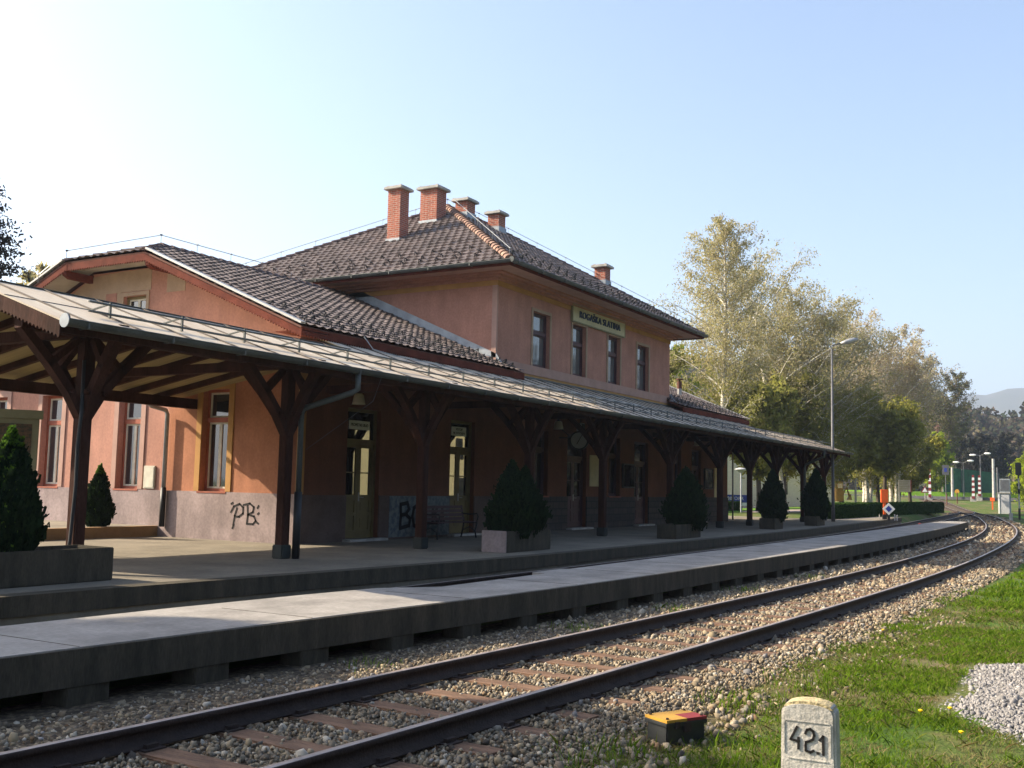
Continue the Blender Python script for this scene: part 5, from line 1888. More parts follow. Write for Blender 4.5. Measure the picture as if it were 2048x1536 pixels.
def tree(x, y, z, h, cr, label, m_leaf, m_bark, name='birch_tree', n_leaf=15000, leaf=0.11, stems=1, crown0=0.22, top_sharp=1.2, droop=0.35, group=None, nb=46, lean=(0, 0), seed=0, up=0.9, dome=2.2, m_leaf2=None, twigs=True, trunk_r=None, split=0.45):
    rd = random.Random(seed + 5)
    nr = np.random.default_rng(seed + 77)
    t = empty(name, (x, y, z), label, 'tree', group)
    T = MB()
    L = MB()
    ends = []
    tr0 = trunk_r or h * 0.011
    for s_ in range(stems):
        a = rd.uniform(0, 6.28)
        off_ = 0 if stems == 1 else 0.35
        sx_, sy_ = math.cos(a) * off_, math.sin(a) * off_
        hh_ = h * (1 if s_ == 0 else rd.uniform(0.78, 0.95))
        tx = lean[0] + (0 if stems == 1 else math.cos(a) * cr * 0.4)
        ty = lean[1] + (0 if stems == 1 else math.sin(a) * cr * 0.4)
        pts, rs = [], []
        n = 10
        for i in range(n + 1):
            q = i / n
            pts.append(Vector((sx_ + tx * q ** 1.3 + 0.12 * math.sin(q * 7 + a) * (h / 15), sy_ + ty * q ** 1.3 + 0.12 * math.cos(q * 6 + a) * (h / 15), -0.1 + hh_ * 0.97 * q)))
            rs.append(tr0 * (1 - q) ** 0.8 + 0.015)
        rs[0] *= 1.4
        T.tube(pts, rs, 9)
        nbs = nb // stems
        for j in range(nbs):
            q = crown0 + (0.97 - crown0) * ((j + rd.random()) / nbs)
            i = min(n - 1, int(q * n))
            p0 = pts[i].lerp(pts[i + 1], q * n - i)
            th = j * 2.399 + rd.uniform(-0.4, 0.4)
            qq = (q - crown0) / (1 - crown0)
            prof_r = (math.sin(min(1, qq * 1.5 + 0.28) * math.pi / 2)) * (1 - qq ** dome) ** (1 / 1.3) * top_sharp / 1.2 + 0.08
            Lb = cr * prof_r * rd.uniform(0.72, 1.12)
            d = Vector((math.cos(th), math.sin(th), up * rd.uniform(0.7, 1.3))).normalized()
            bp = [p0]
            m_ = 5
            for i2 in range(1, m_ + 1):
                d = (d + Vector((rd.uniform(-.12, .12), rd.uniform(-.12, .12), -droop * 0.12 * (i2 / m_)))).normalized()
                bp.append(bp[-1] + d * Lb / m_)
            r0 = min(tr0 * 0.36, 0.010 + Lb * 0.011)
            L.tube(bp, [r0 * (1 - k_ / (m_ + 0.5)) + 0.008 for k_ in range(m_ + 1)], 5, False)
            for k_ in range(1, m_ + 1):
                for _ in range(3):
                    dd_ = (d + Vector((rd.gauss(0, .7), rd.gauss(0, .7), rd.gauss(0.05, .45)))).normalized()
                    l2 = Lb * rd.uniform(0.16, 0.42) * (1.15 - 0.1 * k_)
                    e1 = bp[k_] + dd_ * l2 * 0.6
                    e2 = e1 + (dd_ + Vector((0, 0, -droop))).normalized() * l2 * 0.5
                    if twigs: L.tube([bp[k_], e1, e2], [0.014, 0.009, 0.005], 3, False)
                    ends.append((bp[k_], e1, e2, l2))
    T.build('trunk', m_bark, t, smooth=True)
    L.build('limbs', m_bark if m_bark != 'bark' else 'bark', t)
    E1 = np.array([e[1] for e in ends])
    E2 = np.array([e[2] for e in ends])
    E0 = np.array([e[0] for e in ends])
    l2 = np.array([e[3] for e in ends])
    # clumpiness: some twigs carry more leaves
    wgt = nr.gamma(1.6, 1.0, len(ends)) * (0.4 + l2 / l2.mean())
    idx = nr.choice(len(ends), n_leaf, p=wgt / wgt.sum())
    q = nr.random(n_leaf)[:, None]
    C = np.where(q < 0.35, E0[idx] + (E1[idx] - E0[idx]) * (q / 0.35), E1[idx] + (E2[idx] - E1[idx]) * ((q - 0.35) / 0.65))
    C = C + nr.normal(0, 1, (n_leaf, 3)) * (0.10 + 0.16 * l2[idx])[:, None] * [1, 1, 0.8]
    C[:, 2] -= np.abs(nr.normal(0, droop * 0.35, n_leaf)) * l2[idx]
    V, F = rand_leaves(C, leaf, droop=droop)
    if m_leaf2:
        hz_ = C[:, 2] / h + nr.normal(0, 0.09, n_leaf)
        low = hz_ < split
        Vr = V.reshape(-1, 4, 3)
        for nm, ms_, mm in (('crown', ~low, m_leaf), ('crown', low, m_leaf2)):
            vv = Vr[ms_].reshape(-1, 3)
            npmesh(nm, vv, np.arange(len(vv)).reshape(-1, 4), mm, t)
    else:
        npmesh('crown', V, F, m_leaf, t)
    return t


gB = 'birches and park trees beyond the station'
tree(52.5, 7.6, -0.1, 21.6, 5.0, 'tallest birch with white trunk and thin olive crown right behind the far wing', 'birchleaf', 'birchbark', n_leaf=38000, leaf=0.058, crown0=0.2, droop=0.7, seed=1, nb=70, m_leaf2='midleaf', group=gB, split=0.4)
tree(66.0, 7.0, -0.1, 21.0, 7.0, 'second tall birch with rounded twiggy top left of the street lamp', 'birchleaf', 'birchbark', n_leaf=42000, leaf=0.068, crown0=0.14, droop=0.6, seed=2, nb=76, stems=2, m_leaf2='midleaf', group=gB, top_sharp=1.3, dome=4.5)
tree(69.8, 4.9, -0.1, 19.8, 6.0, 'multi-stemmed birch right beside the street lamp pole', 'birchleaf', 'birchbark', n_leaf=40000, leaf=0.07, crown0=0.1, droop=0.55, seed=3, nb=80, stems=2, m_leaf2='midleaf', group=gB, dome=4)
tree(84.0, 4.2, -0.1, 18.2, 6.0, 'bare-topped pinkish birch right of the street lamp', 'brownleaf', 'birchbark', n_leaf=38000, leaf=0.072, crown0=0.1, droop=0.4, seed=4, nb=80, stems=3, m_leaf2='midleaf', group=gB, up=1.3, dome=4)
tree(92.0, 3.2, -0.1, 18.0, 6.0, 'brown twiggy birch with fan-shaped top above the hedge', 'brownleaf', 'birchbark', n_leaf=34000, leaf=0.08, crown0=0.1, droop=0.3, seed=5, nb=80, stems=3, m_leaf2='midleaf', group=gB, up=1.3, dome=3.5)
tree(101.0, 4.4, -0.1, 13.6, 4.2, 'shorter greenish tree at the right end of the birch row', 'brownleaf', 'greybark', name='park_tree', n_leaf=18000, leaf=0.12, crown0=0.1, droop=0.3, seed=6, nb=60, stems=2, m_leaf2='lowleaf', group=gB, up=1.1)
tree(70, 21.3, -0.1, 15.0, 6.8, 'bright yellow-green tree rising just behind the far wing roof', 'greenleaf', 'bark', name='park_tree', n_leaf=36000, leaf=0.12, crown0=0.12, droop=0.15, seed=7, nb=60, group=gB)
tree(56.0, 16.0, -0.1, 13.5, 6.0, 'yellow-green tree between the two tall birches', 'midleaf', 'bark', name='park_tree', n_leaf=30000, leaf=0.12, crown0=0.12, droop=0.15, seed=8, nb=60, group=gB)
for i, (x, y, h, cr, lab) in enumerate(((58.6, 7.0, 9.5, 4.4, 'dark-trunked leafy tree seen between the last canopy posts'), (66.5, 7.2, 10.5, 4.8, 'leafy green tree behind the last potted conifer'), (75.0, 4.6, 10.5, 4.8, 'leafy green tree with dark trunk behind the yellow machines'), (80.0, 2.0, 9.5, 4.6, 'leafy tree leaning over the hedge left of the orange post'), (85.5, 3.6, 9.5, 4.6, 'leafy tree over the hedge above the orange post'), (97.0, 2.6, 6.9, 4.0, 'dense dark green tree above the white sign board'))):
    tree(x, y, -0.1, h, cr, lab, 'lowleaf' if i > 2 else 'midleaf', 'bark', name='park_tree', n_leaf=20000, leaf=0.15, crown0=0.33 if i > 2 else 0.26, droop=0.15, seed=20 + i, nb=40, group=gB, trunk_r=0.20, lean=(0.8 if i in (2, 3) else 0, 0), m_leaf2='lowleaf')
tree(180, 11.0, 1.5, 25.5, 6.2, 'big bare dark tree standing against the sky left of the far mountains', 'wood_far', 'greybark', name='bare_tree', n_leaf=26000, leaf=0.11, crown0=0.22, droop=0.1, seed=40, nb=60, stems=2, up=1.2)
tree(199, 6.5, -0.1, 13, 7, 'lower bare dark tree right of the big bare tree', 'wood_dark', 'greybark', name='bare_tree', n_leaf=14000, leaf=0.25, crown0=0.15, droop=0.1, seed=41, nb=50, stems=2)
tree(166.6, 10.2, 1.8, 10.0, 4.0, 'small yellow-green tree at the foot of the dark wooded hill', 'greenleaf', 'bark', name='park_tree', n_leaf=14000, leaf=0.15, crown0=0.05, seed=42, nb=40)
tree(124, -7.6, -0.4, 8.0, 3.4, 'yellow-green willow at the right edge behind the grey cabin', 'greenleaf', 'bark', name='park_tree', n_leaf=14000, leaf=0.12, crown0=0.04, droop=0.7, seed=43, nb=40)
# trees off to the left
def spruce(x, y, z, h, rad, label, n=80, per=620):
    t = empty('conifer_tree', (x, y, z), label, 'tree')
    MB().tube([(0, 0, 0), (0, 0, h * 0.5), (0, 0, h)], [0.24, 0.15, 0.02], 9).build('trunk', 'bark', t, smooth=True)
    L = MB()
    Cc, Uu = [], []
    for j in range(n * 3):
        q = 0.1 + 0.9 * (j / (n * 3))
        rr = rad * (1 - q ** 2.2) * rnd.uniform(0.7, 1.1) + 0.15
        th = j * 2.399 + rnd.uniform(-.3, .3)
        d = np.array([math.cos(th), math.sin(th), 0])
        p0 = np.array([0, 0, q * h])
        tt = npr.random(per) ** 0.7
        sag = -0.30 * rr * tt ** 1.4 + 0.10 * rr * tt ** 4
        C = p0 + d * (tt * rr)[:, None] + np.c_[np.zeros(per), np.zeros(per), sag]
        C += npr.normal(0, 1, (per, 3)) * np.c_[0.05 + 0.10 * rr * tt, 0.05 + 0.10 * rr * tt, 0.06 + 0.03 * tt]
        C[:, 2] -= np.abs(npr.normal(0, 0.12, per))
        Cc.append(C)
        L.tube([tuple(p0), tuple(p0 + d * rr * 0.6 + [0, 0, -0.12 * rr]), tuple(p0 + d * rr + [0, 0, -0.2 * rr])], [0.04, 0.025, 0.008], 4, False)
    L.build('limbs', 'bark', t)
    V, F = rand_leaves(np.vstack(Cc), 0.06, droop=0.7)
    npmesh('crown', V, F, 'wood_dark', t)
    return t


spruce(3.0, 21.0, -0.1, 17.4, 4.5, 'dark blue-green conifer cut off by the left edge')
tree(16.9, 33.0, -0.1, 13.4, 3.2, 'hazy pale tree between the conifer and the gable', 'birchleaf', 'greybark', name='park_tree', n_leaf=12000, leaf=0.12, crown0=0.2, seed=51, nb=40)
tree(-18.9, 6.0, -0.1, 13.0, 3.6, 'broad leafy tree outside the left edge shading the platform end', 'lowleaf', 'bark', name='park_tree', n_leaf=60000, leaf=0.20, crown0=0.2, seed=52, nb=50)

# hedge
def hedge(x0, x1, y0, y1, h, label, n):
    a = npr.random(n)
    X_ = x0 + (x1 - x0) * a
    yc = y0 + (y1 - y0) * a
    face = npr.random(n)
    dy = npr.uniform(-0.55, 0.55, n)
    Z = npr.uniform(0, h, n)
    Z = np.where(face < 0.35, h - np.abs(npr.normal(0, 0.03, n)), Z)
    dy = np.where(face > 0.5, -0.55 + np.abs(npr.normal(0, 0.05, n)), dy)
    V, F = rand_leaves(np.c_[X_, yc + dy, Z - 0.05], 0.075)
    o = npmesh('hedge', V, F, 'hedge', label=label, cat='hedge')
    return o


hedge(41.5, 84, -1.3, -1.9, 0.85, 'long clipped dark green hedge behind the far end of the platform', 60000)
hedge(41.5, 58, 9.2, 8.6, 0.7, 'low clipped hedge seen between the canopy posts', 9000)
k = MB().box(34.5, 41.0, 5.6, 6.2, 0, 0.62)
k.build('flower_trough', 'flowerbed', label='long ochre flower trough on the sunlit paving past the building', cat='planter', bevel=0.02)

# ------------------------------------------------------------------ street furniture
def street_lamp(x, y, z, h, label):
    s = empty('street_lamp', (x, y, z), label, 'street lamp')
    MB().tube([(0, 0, 0), (0, 0, 1.0), (0, 0, h * 0.98)], [0.10, 0.085, 0.05], 12).build('lamp_pole', 'polegrey', s, smooth=True)
    dv_ = Vector((0.45, -0.9, 0.0)).normalized()
    MB().tube([Vector((0, 0, h - 0.2)), Vector((0, 0, h)), dv_ * 0.55 + Vector((0, 0, h + 0.16))], 0.04, 8).build('lamp_arm', 'polegrey', s, smooth=True)
    k = MB()
    a, b = dv_ * 0.45 + Vector((0, 0, h + 0.12)), dv_ * 1.35 + Vector((0, 0, h + 0.36))
    k.tube([a, a.lerp(b, 0.3), a.lerp(b, 0.75), b], [0.05, 0.13, 0.15, 0.06], 10)
    k.build('lamp_head', 'lightmetal', s, smooth=True)


street_lamp(36.5, -3.66, 0, 9.1, 'tall grey street lamp at the far end of the canopy')
s = empty('globe_lamp', (51.4, 6.0, 0), 'slender park lamp with a disc head seen between the canopy posts', 'street lamp')
MB().tube([(0, 0, 0), (0, 0, 2.85)], 0.045, 8).build('lamp_pole', 'greywall', s)
MB().lathe([(0.12, 2.72), (0.42, 2.92), (0.40, 2.97), (0.1, 3.05)], (0, 0, 0), 20).build('lamp_head', 'greywall', s)

# orange point machine post and diamond signal
s = empty('orange_box_post', (45.5, -4.5, -0.02), 'orange cabinet on a post near the end of the platform', 'cabinet', rz=R(-72))
MB().box(-0.2, 0.2, -0.13, 0.13, 0.98, 1.75).build('cabinet_body', 'orange', s, bevel=0.02)
MB().box(-0.075, 0.075, -0.07, 0.07, 0.3, 0.98).build('post', 'orange', s)
MB().box(-0.12, 0.12, -0.12, 0.12, 0, 0.3).build('post_base', 'black', s)
MB().tube([(-0.28, 0, 0), (-0.28, 0, 0.28)], 0.03, 6).build('stud', 'concrete', s)
s = empty('diamond_signal', (42.7, -5.25, 0.0), 'white diamond plate with dark blue centre on a short stand by the track', 'signal', rz=R(-76))
k = MB()
k.prism([(0, 0, 0.30), (0.34, 0, 0.64), (0, 0, 0.98), (-0.34, 0, 0.64)], (0, 0.03, 0))
k.build('diamond_plate', 'white', s)
MB().prism([(0, -0.006, 0.46), (0.18, -0.006, 0.64), (0, -0.006, 0.82), (-0.18, -0.006, 0.64)], (0, 0.005, 0)).build('blue_diamond', 'blue', s)
MB().box(-0.07, 0.07, 0.03, 0.12, 0, 0.45).build('stand', 'black', s)
MB().tube([(0.32, 0.1, 0), (0.32, 0.1, 0.35)], 0.03, 6).tube([(0.45, 0.15, 0), (0.45, 0.15, 0.32)], 0.03, 6).build('studs', 'greywall', s)
MB().lathe([(0.10, 0), (0.12, 0.04), (0.02, 0.08)], (53, -5.25, -0.42), 12).build('red_marker', 'red', label='small bright red marker lying beside the side track', cat='marker')

# yellow machines, plain posts, sign board
s = empty('yellow_digger', (75.0, 4.9, 0), 'yellow machine half hidden by tree trunks behind the hedge', 'excavator', rz=R(-60))
MB().box(-0.32, 0.32, -0.6, 0.6, 0.75, 1.75).build('machine_body', 'yellow', s, bevel=0.06)
MB().box(-0.28, 0.3, -0.5, 0.5, 1.75, 2.5).build('cab', 'yellow', s, bevel=0.05)
MB().box(-0.2, 0.22, -0.52, -0.5, 1.9, 2.3).build('cab_window', 'glass', s)
MB().tube([(0.3, 0, 1.2), (0.75, 0, 2.0), (1.0, 0, 1.1)], 0.10, 6).build('digger_arm', 'yellow', s)
MB().prism([(0.75, -0.2, 0.9), (1.15, -0.2, 0.9), (1.05, -0.2, 1.4)], (0, 0.4, 0)).build('bucket', 'yellow', s)
for yy in (-0.75, 0.45):
    MB().box(-0.5, 0.5, yy, yy + 0.3, 0.0, 0.6).build('track', 'black', s, bevel=0.1)
s = empty('wooden_post', (71.6, 2.7, 0), 'pale wooden post with a small cap left of the orange cabinet', 'post')
MB().tube([(0, 0, 0), (0, 0, 2.62)], 0.09, 8).build('pole', 'soffit', s)
MB().lathe([(0.18, 2.62), (0.12, 2.74)], (0, 0, 0), 10).build('pole_cap', 'olivepanel', s)
s = empty('information_board', (90.0, 1.95, 0), 'pale sign board with faint writing on a post above the hedge', 'sign', rz=R(-75))
MB().box(-0.56, 0.56, -0.04, 0.04, 1.72, 2.9).build('board', 'soffit', s)
MB().box(0.56, 0.64, -0.05, 0.05, 1.72, 2.9).build('board_edge', 'red', s)
k = MB()
for i in range(6):
    z = 2.76 - i * 0.17
    k.box(-0.5, 0.46 - (i % 3) * 0.14, -0.046, -0.041, z - 0.022, z + 0.022)
k.build('text_lines', 'olivepanel', s)
MB().box(-0.54, -0.44, -0.05, 0.05, 0, 1.72).build('leg', 'concrete', s)

# white sports hall and banner seen through the canopy
s = empty('white_hall', (86, 17, 0), 'white building with a dark emblem seen through the canopy posts', 'building', rz=R(-50))
MB().box(-6, 10, 0, 8, 0, 5.2).build('hall_wall', 'white', s)
MB().box(-6.2, 10.2, -0.2, 8.2, 5.2, 5.5).build('hall_roof', 'greywall', s)
for xx in (3.5, 6.5):
    MB().box(xx, xx + 1.4, -0.03, 0, 1.2, 3.0).build('window', 'glass', s)
MB().prism([(-3.1, -0.03, 1.2), (-2.0, -0.03, 1.2), (-2.0, -0.03, 1.9), (-2.3, -0.03, 2.0), (-2.7, -0.03, 2.3), (-3.1, -0.03, 1.85)], (0, 0.025, 0)).build('wall_emblem', 'darkroof', s)
s = empty('blue_banner', (62.4, 10.0, 0), 'blue banner with white letters on a white rail behind the park lamp', 'banner', rz=R(-62))
MB().box(-1.1, 0.9, -0.02, 0.02, 0.55, 1.15).build('banner_cloth', 'blue', s)
MB().box(-1.1, 0.9, -0.03, 0.03, 0.3, 0.52).build('banner_rail', 'white', s)
text_part('lettering', '080 OPR', 0.36, 'white', s, (-0.1, -0.026, 0.86), (1, 0, 0), (0, -1, 0), 0.004, 1.5)

# level crossing barriers
def barrier(x, y, z, h, label, hb=0.9):
    s = empty('crossing_barrier', (x, y, z), label, 'barrier', 'raised red and white level crossing barriers', rz=R(-82))
    MB().box(-0.4, 0.4, -0.3, 0.4, -1.0, hb).build('machine_box', 'concrete', s, bevel=0.05)
    n = 9
    for i in range(n):
        a, b = hb - 0.3 + (h - hb + 0.3) * i / n, hb - 0.3 + (h - hb + 0.3) * (i + 1) / n
        MB().box(-0.20 + 0.006 * i, 0.20 - 0.006 * i, -0.40, -0.33, a, b).build('boom_stripe', 'red' if i % 2 == 0 else 'white', s)
    return s


barrier(147.8, 8.2, 0.55, 4.9, 'raised striped barrier boom left of the track at the level crossing')
barrier(145.6, 2.0, 0.5, 4.0, 'left of the two raised striped booms right of the track')
barrier(148.6, 1.5, 0.9, 3.6, 'right of the two raised striped booms beside the track')

s = empty('warning_triangle', (139.8, 7.67, 0.4), 'white triangle warning sign with red border by the left barrier', 'road sign')
MB().tube([(0, 0, -0.4), (0, 0, 1.5)], 0.05, 6).build('sign_post', 'concrete', s)
dn = Vector((-0.98, -0.2, 0))
sd = Vector((0.2, -0.98, 0))
MB().prism([sd * -0.55 + Vector((0, 0, 1.4)), sd * 0.55 + Vector((0, 0, 1.4)), Vector((0, 0, 2.4))], dn * 0.05).build('triangle_plate', 'red', s)
MB().prism([sd * -0.34 + Vector((0, 0, 1.52)) + dn * .055, sd * 0.34 + Vector((0, 0, 1.52)) + dn * .055, Vector((0, 0, 2.15)) + dn * .055], dn * 0.02).build('triangle_face', 'white', s)


def pole(x, y, z, h, r, label, arms=False, m='concrete'):
    s = empty('utility_pole', (x, y, z), label, 'pole', 'poles around the level crossing')
    MB().tube([(0, 0, -1), (0, 0, h)], [r, r * 0.75], 8).build('pole_shaft', m, s)
    if arms:
        for sg, dz in ((1, 0), (-1, 0.25)):
            MB().tube([(0, 0, h - .1), (-0.2, sg * 0.7, h + dz)], 0.05, 6).build('lamp_arm', m, s)
            MB().lathe([(0.06, 0), (0.17, 0.3), (0.15, 0.8), (0.05, 1.0)], (-0.2, sg * 0.6, h + dz), 8, (0, sg, 0)).build('lamp_head', 'white', s)
    return s


pole(150.2, 5.37, 1.9, 3.8, 0.22, 'pale concrete pole in front of the green net')
pole(155.8, 0.26, 1.6, 5.6, 0.25, 'tall pale concrete pole right of the barriers')
pole(160.8, 0.2, 1.6, 4.4, 0.15, 'thin grey pole just right of the tall concrete pole', False, 'polegrey')
pole(165.6, 3.1, 1.7, 6.4, 0.13, 'twin-armed street lamp above the pair of barriers', True, 'polegrey')
pole(165.3, 5.6, 1.9, 5.0, 0.07, 'slim twin-armed street lamp against the dark wood', True, 'polegrey')
pole(112, 5.0, 0.1, 3.0, 0.06, 'thin post standing between the sign board and the barrier', False, 'polegrey')
s = empty('square_sign', (130.3, 3.6, 0.8), 'grey square sign on a tall post left of the pale pole', 'road sign', rz=R(8))
MB().tube([(0, 0, 0), (0, 0, 3.5)], 0.06, 6).build('sign_post', 'polegrey', s)
MB().box(-0.05, 0.05, -0.42, 0.42, 3.4, 4.7).build('sign_plate', 'polegrey', s)
MB().box(-0.062, -0.051, -0.17, 0.17, 3.8, 4.3).build('sign_emblem', 'blue', s)

# green net fence
s = empty('net_fence', (0, 0, 0), 'dark green net screen behind the level crossing', 'fence')
MB().prism([(176, 10.2, 1.5), (184, 2.2, 1.5), (184, 2.2, 5.6), (176, 10.2, 6.4)], (0.1, 0.1, 0)).build('net', 'green_net', s)
for t_ in (0, 0.33, 0.66, 1):
    x, y = 176 + 8 * t_, 10.2 - 8.0 * t_
    MB().tube([(x - .1, y - .1, 1.4), (x - .1, y - .1, 6.4 - 0.8 * t_)], 0.08, 6).build('fence_post', 'polegrey', s)

# grey cabin and sheeted crate
s = empty('trackside_cabin', (109.1, -5.2, -0.4), 'small grey cabin with a white edge beside the track', 'cabin', rz=R(-2))
MB().box(-0.5, 0.9, -0.62, 0.45, 0, 2.25).build('cabin_wall', 'greywall', s)
MB().box(-0.55, -0.5, 0.34, 0.50, 0, 2.25).build('corner_board', 'white', s)
MB().box(-0.6, 1.0, -0.75, 0.6, 2.25, 2.33).build('cabin_roof', 'concrete', s)
s = empty('louvred_cabinet', (116.1, -4.75, -0.2), 'pale louvred cabinet rising behind the grey cabin', 'cabinet')
MB().box(-0.4, 0.4, -0.55, 0.55, 0, 3.75).build('cabinet_body', 'zinc', s)
k = MB()
for i in range(12): k.box(-0.43, -0.4, -0.48, 0.48, 2.35 + i * 0.11, 2.41 + i * 0.11)
k.build('louvres', 'polegrey', s)
# signal
s = empty('light_signal', (80.2, -8.95, -0.45), 'railway light signal with black head and banded mast at the right edge', 'signal')
MB().tube([(0, 0, 0), (0, 0, 3.5)], 0.065, 8).build('mast', 'concrete', s)
MB().box(-0.12, 0.12, -0.23, 0.23, 3.75, 4.85).build('signal_head', 'black', s, bevel=0.06)
k = MB()
for z in (3.98, 4.28, 4.58): k.lathe([(0.09, 0), (0.10, 0.12)], (-0.12, 0, z), 12, (-1, 0, 0))
k.tube([(0, 0, 3.4), (0, 0, 3.8)], 0.06, 8)
k.build('signal_hood', 'black', s)
MB().tube([(0, 0, 0.0), (0, 0, 0.95)], 0.09, 8).build('mast_band', 'black', s)
MB().tube([(0, 0, 2.2), (0, 0, 2.6)], 0.09, 8).build('mast_band', 'black', s)
MB().tube([(-.02, 0, 2.95), (.02, 0, 2.95)], 0.17, 12).build('round_plate', 'black', s)
MB().tube([(76.5, -8.6, -0.5), (76.5, -8.6, 0.15)], 0.15, 8).build('concrete_stub', 'concrete', label='short pale concrete stub in the grass near the signal', cat='bollard')
s = empty('orange_post', (121, -2.9, 0.1), 'small orange post with a square head left of the cabin', 'marker')
MB().box(-0.05, 0.05, -0.08, 0.08, -0.3, 0.8).build('post', 'orange', s)
MB().box(-0.08, 0.08, -0.25, 0.25, 0.8, 1.25).build('plate', 'orange', s)
for i, (x, y, z, lab) in enumerate(((100, 1.6, -0.1, 'first dark post of the low posts along the path end'), (104, 2.0, 0, 'second dark post of the low posts along the path end'), (128, 3.2, 0.7, 'dark post beside the lawn in front of the net'), (134, 2.7, 0.9, 'post with an orange disc on the lawn in front of the net'))):
    s = empty('low_post', (x, y, z), lab, 'post')
    MB().tube([(0, 0, -0.5), (0, 0, 1.0)], 0.08, 6).build('post_shaft', 'darkroof', s)
    if i == 3: MB().tube([(-.04, 0, 1.15), (.04, 0, 1.15)], 0.3, 10).build('disc', 'yellow', s)

# house with orange roof on the wooded slope
s = empty('hillside_house', (301, 33, 10.5), 'pale house with orange tiled roof among the trees', 'house', rz=R(15))
MB().box(-4, 4, -4.5, 5, 0, 8.6).build('house_wall', 'soffit', s)
MB().prism([(-4.6, -5, 8.5), (4.6, -5, 8.5), (0, -5, 11.4)], (0, 10.6, 0)).build('house_roof', 'darkroof', s)
MB().prism([(-4.5, 1.5, 8.8), (-4.5, 7.0, 8.8), (-1, 4.2, 12.6)], (4, 0, 0)).build('roof_gable', 'redroof', s)
for (yy, z) in ((-3, 5.6), (0.5, 5.6), (-3, 2.2)):
    MB().box(-4.04, -4.0, yy, yy + 1.2, z, z + 1.7).build('window', 'glass', s)

# reflected neighbours across the track, outside the frame
s = empty('cream_house', (46, -31, -0.5), 'cream house across the tracks outside the frame', 'house', rz=R(0))
MB().box(-11, 11, -5, 5, 0, 6.2).build('house_wall', 'signcream', s)
MB().prism([(-11.5, -5.5, 6.2), (-11.5, 5.5, 6.2), (-11.5, 0, 9.2)], (23, 0, 0)).build('house_roof', 'darkroof', s)
for xx in np.arange(-9.5, 9, 2.6):
    for z in (1.0, 3.9):
        MB().box(xx, xx + 1.1, 5.0, 5.04, z, z + 1.5).build('window', 'glass', s)

VV = []
for i in range(150):
    cx, cy, h = npr.uniform(-70, 150), npr.uniform(-62, -40), npr.uniform(12, 19)
    if 28 < cx < 66: cy -= 6
    zz = npr.uniform(0.0, 1, 260)
    rr = np.sqrt(np.clip(1 - (1.7 * zz - 0.75) ** 2, 0.02, 1)) * h * 0.34 * npr.uniform(0.5, 1.05, 260)
    th = npr.uniform(0, 2 * np.pi, 260)
    V, F = rand_leaves(np.c_[cx + rr * np.cos(th), cy + rr * np.sin(th), -0.5 + zz * h], 0.6)
    VV.append(V)
V = np.vstack(VV)
npmesh('trackside_wood', V, np.arange(len(V)).reshape(-1, 4), 'wood_dark', label='wood along the far side of the tracks, outside the frame', cat='wood', kind='stuff')

# ------------------------------------------------------------------ hills and far wood
hx = np.linspace(215, 620, 50)
hy = np.linspace(-200, 420, 80)
X, Y = np.meshgrid(hx, hy)


def hillh(x, y):
    H = np.interp(y, [-200, -40, 15, 36, 47, 59, 80, 113, 200, 420], [21, 21, 21, 24, 31, 43, 47, 46, 52, 60])
    t_ = np.clip((x - 225) / 170, 0, 1)
    return -1 + H * (t_ * t_ * (3 - 2 * t_)) + 1.5 * np.sin(x * 0.05 + y * 0.08)


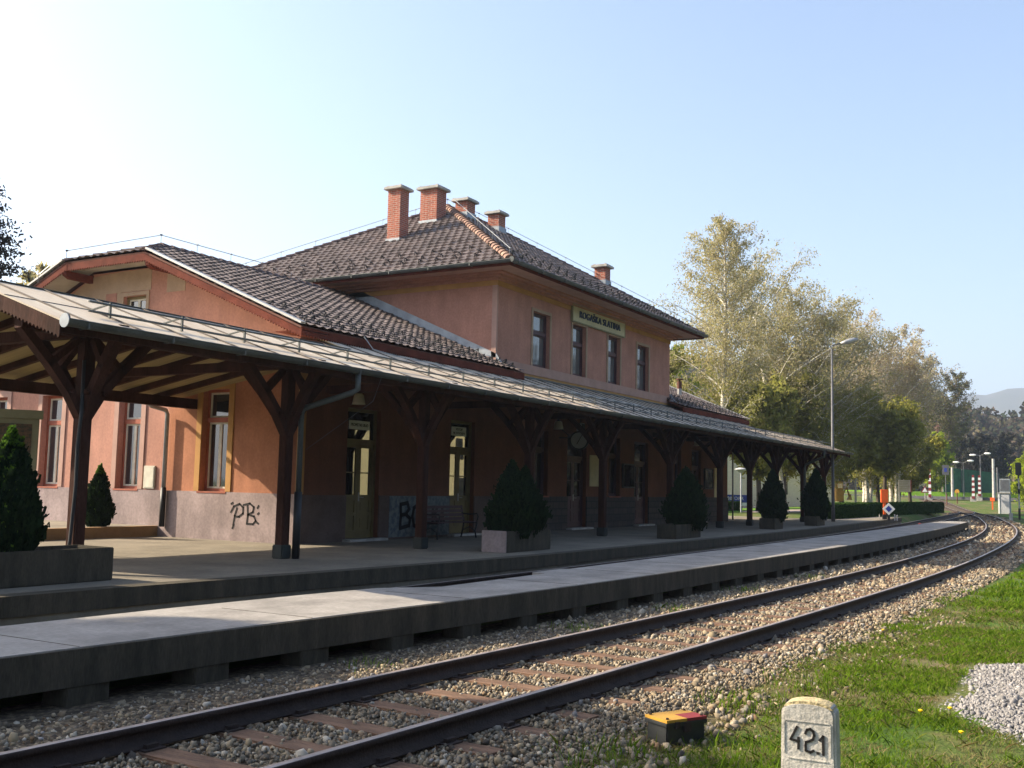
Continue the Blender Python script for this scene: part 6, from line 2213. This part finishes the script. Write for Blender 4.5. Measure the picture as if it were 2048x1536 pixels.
sheet('hills', X, Y, hillh(X, Y), 'hill', kind='structure')
n = 2600
cx = npr.uniform(222, 480, n)
cy = npr.uniform(-90, 260, n)
vis = (cy < (cx + 18) * 0.78) & ~((cx < 302) & (cx > 250) & (cy > 22) & (cy < 44))
cx, cy = cx[vis], cy[vis]
allV = {'wood_far': [], 'wood_dark': []}
for i in range(len(cx)):
    h = npr.uniform(6, 11)
    dark = npr.random() < (0.75 if cy[i] < 45 else 0.12)
    con = npr.random() < (0.25 if cy[i] < 45 else 0.05)
    m_ = 70
    if con:
        zz = npr.random(m_) ** 0.8
        rr = (1 - zz) * h * 0.28 + 0.3
        h *= 1.25
    else:
        zz = npr.uniform(0.05, 1, m_)
        rr = np.sqrt(np.clip(1 - (2 * zz - 1) ** 2, 0, 1)) * h * 0.48
    th = npr.uniform(0, 2 * np.pi, m_)
    rr = rr * npr.uniform(0.5, 1.05, m_)
    C = np.c_[cx[i] + rr * np.cos(th), cy[i] + rr * np.sin(th), hillh(cx[i], cy[i]) + zz * h]
    V, F = rand_leaves(C, 0.75)
    allV['wood_dark' if dark or con else 'wood_far'].append(V)
for kk_, lab in (('wood_far', 'brown and green spring wood covering the hill'), ('wood_dark', 'dark wood and conifers on the hill at the right')):
    V = np.vstack(allV[kk_])
    npmesh('hillside_wood', V, np.arange(len(V)).reshape(-1, 4), 'wood_hill' if kk_ == 'wood_dark' else kk_, label=lab, cat='wood', kind='stuff')

# far blue mountains
my = np.linspace(-1400, 2200, 140)
mx = np.linspace(2400, 4200, 14)
X, Y = np.meshgrid(mx, my)
ridge = np.interp(my, [-1400, -300, 0, 194, 260, 334, 450, 700, 2200], [420, 380, 330, 292, 276, 262, 250, 240, 300]) + 8 * np.sin(my * 0.021) + 5 * np.sin(my * 0.057 + 1)
t_ = np.clip((X - 2400) / 600, 0, 1)
sheet('mountains', X, Y, -5 + ridge[:, None] * np.sin(t_ * np.pi / 2) + 10 * np.sin(X * 0.01 + Y * 0.013) * t_, 'mountain', kind='structure')

# ------------------------------------------------------------------ air
def haze(density):
    m = bpy.data.materials.new('haze_air')
    m.use_nodes = True
    n = m.node_tree.nodes
    n.remove(n['Principled BSDF'])
    v = n.new('ShaderNodeVolumePrincipled')
    v.inputs['Color'].default_value = (0.62, 0.76, 1.0, 1)
    v.inputs['Density'].default_value = density
    v.inputs['Anisotropy'].default_value = 0.2
    m.node_tree.links.new(v.outputs[0], n['Material Output'].inputs['Volume'])
    k = MB().box(-4500, 6500, -4500, 5500, -7, 480)
    M['haze_air'] = m
    o = k.build('haze', m, kind='stuff')
    return o


haze(0.00026)
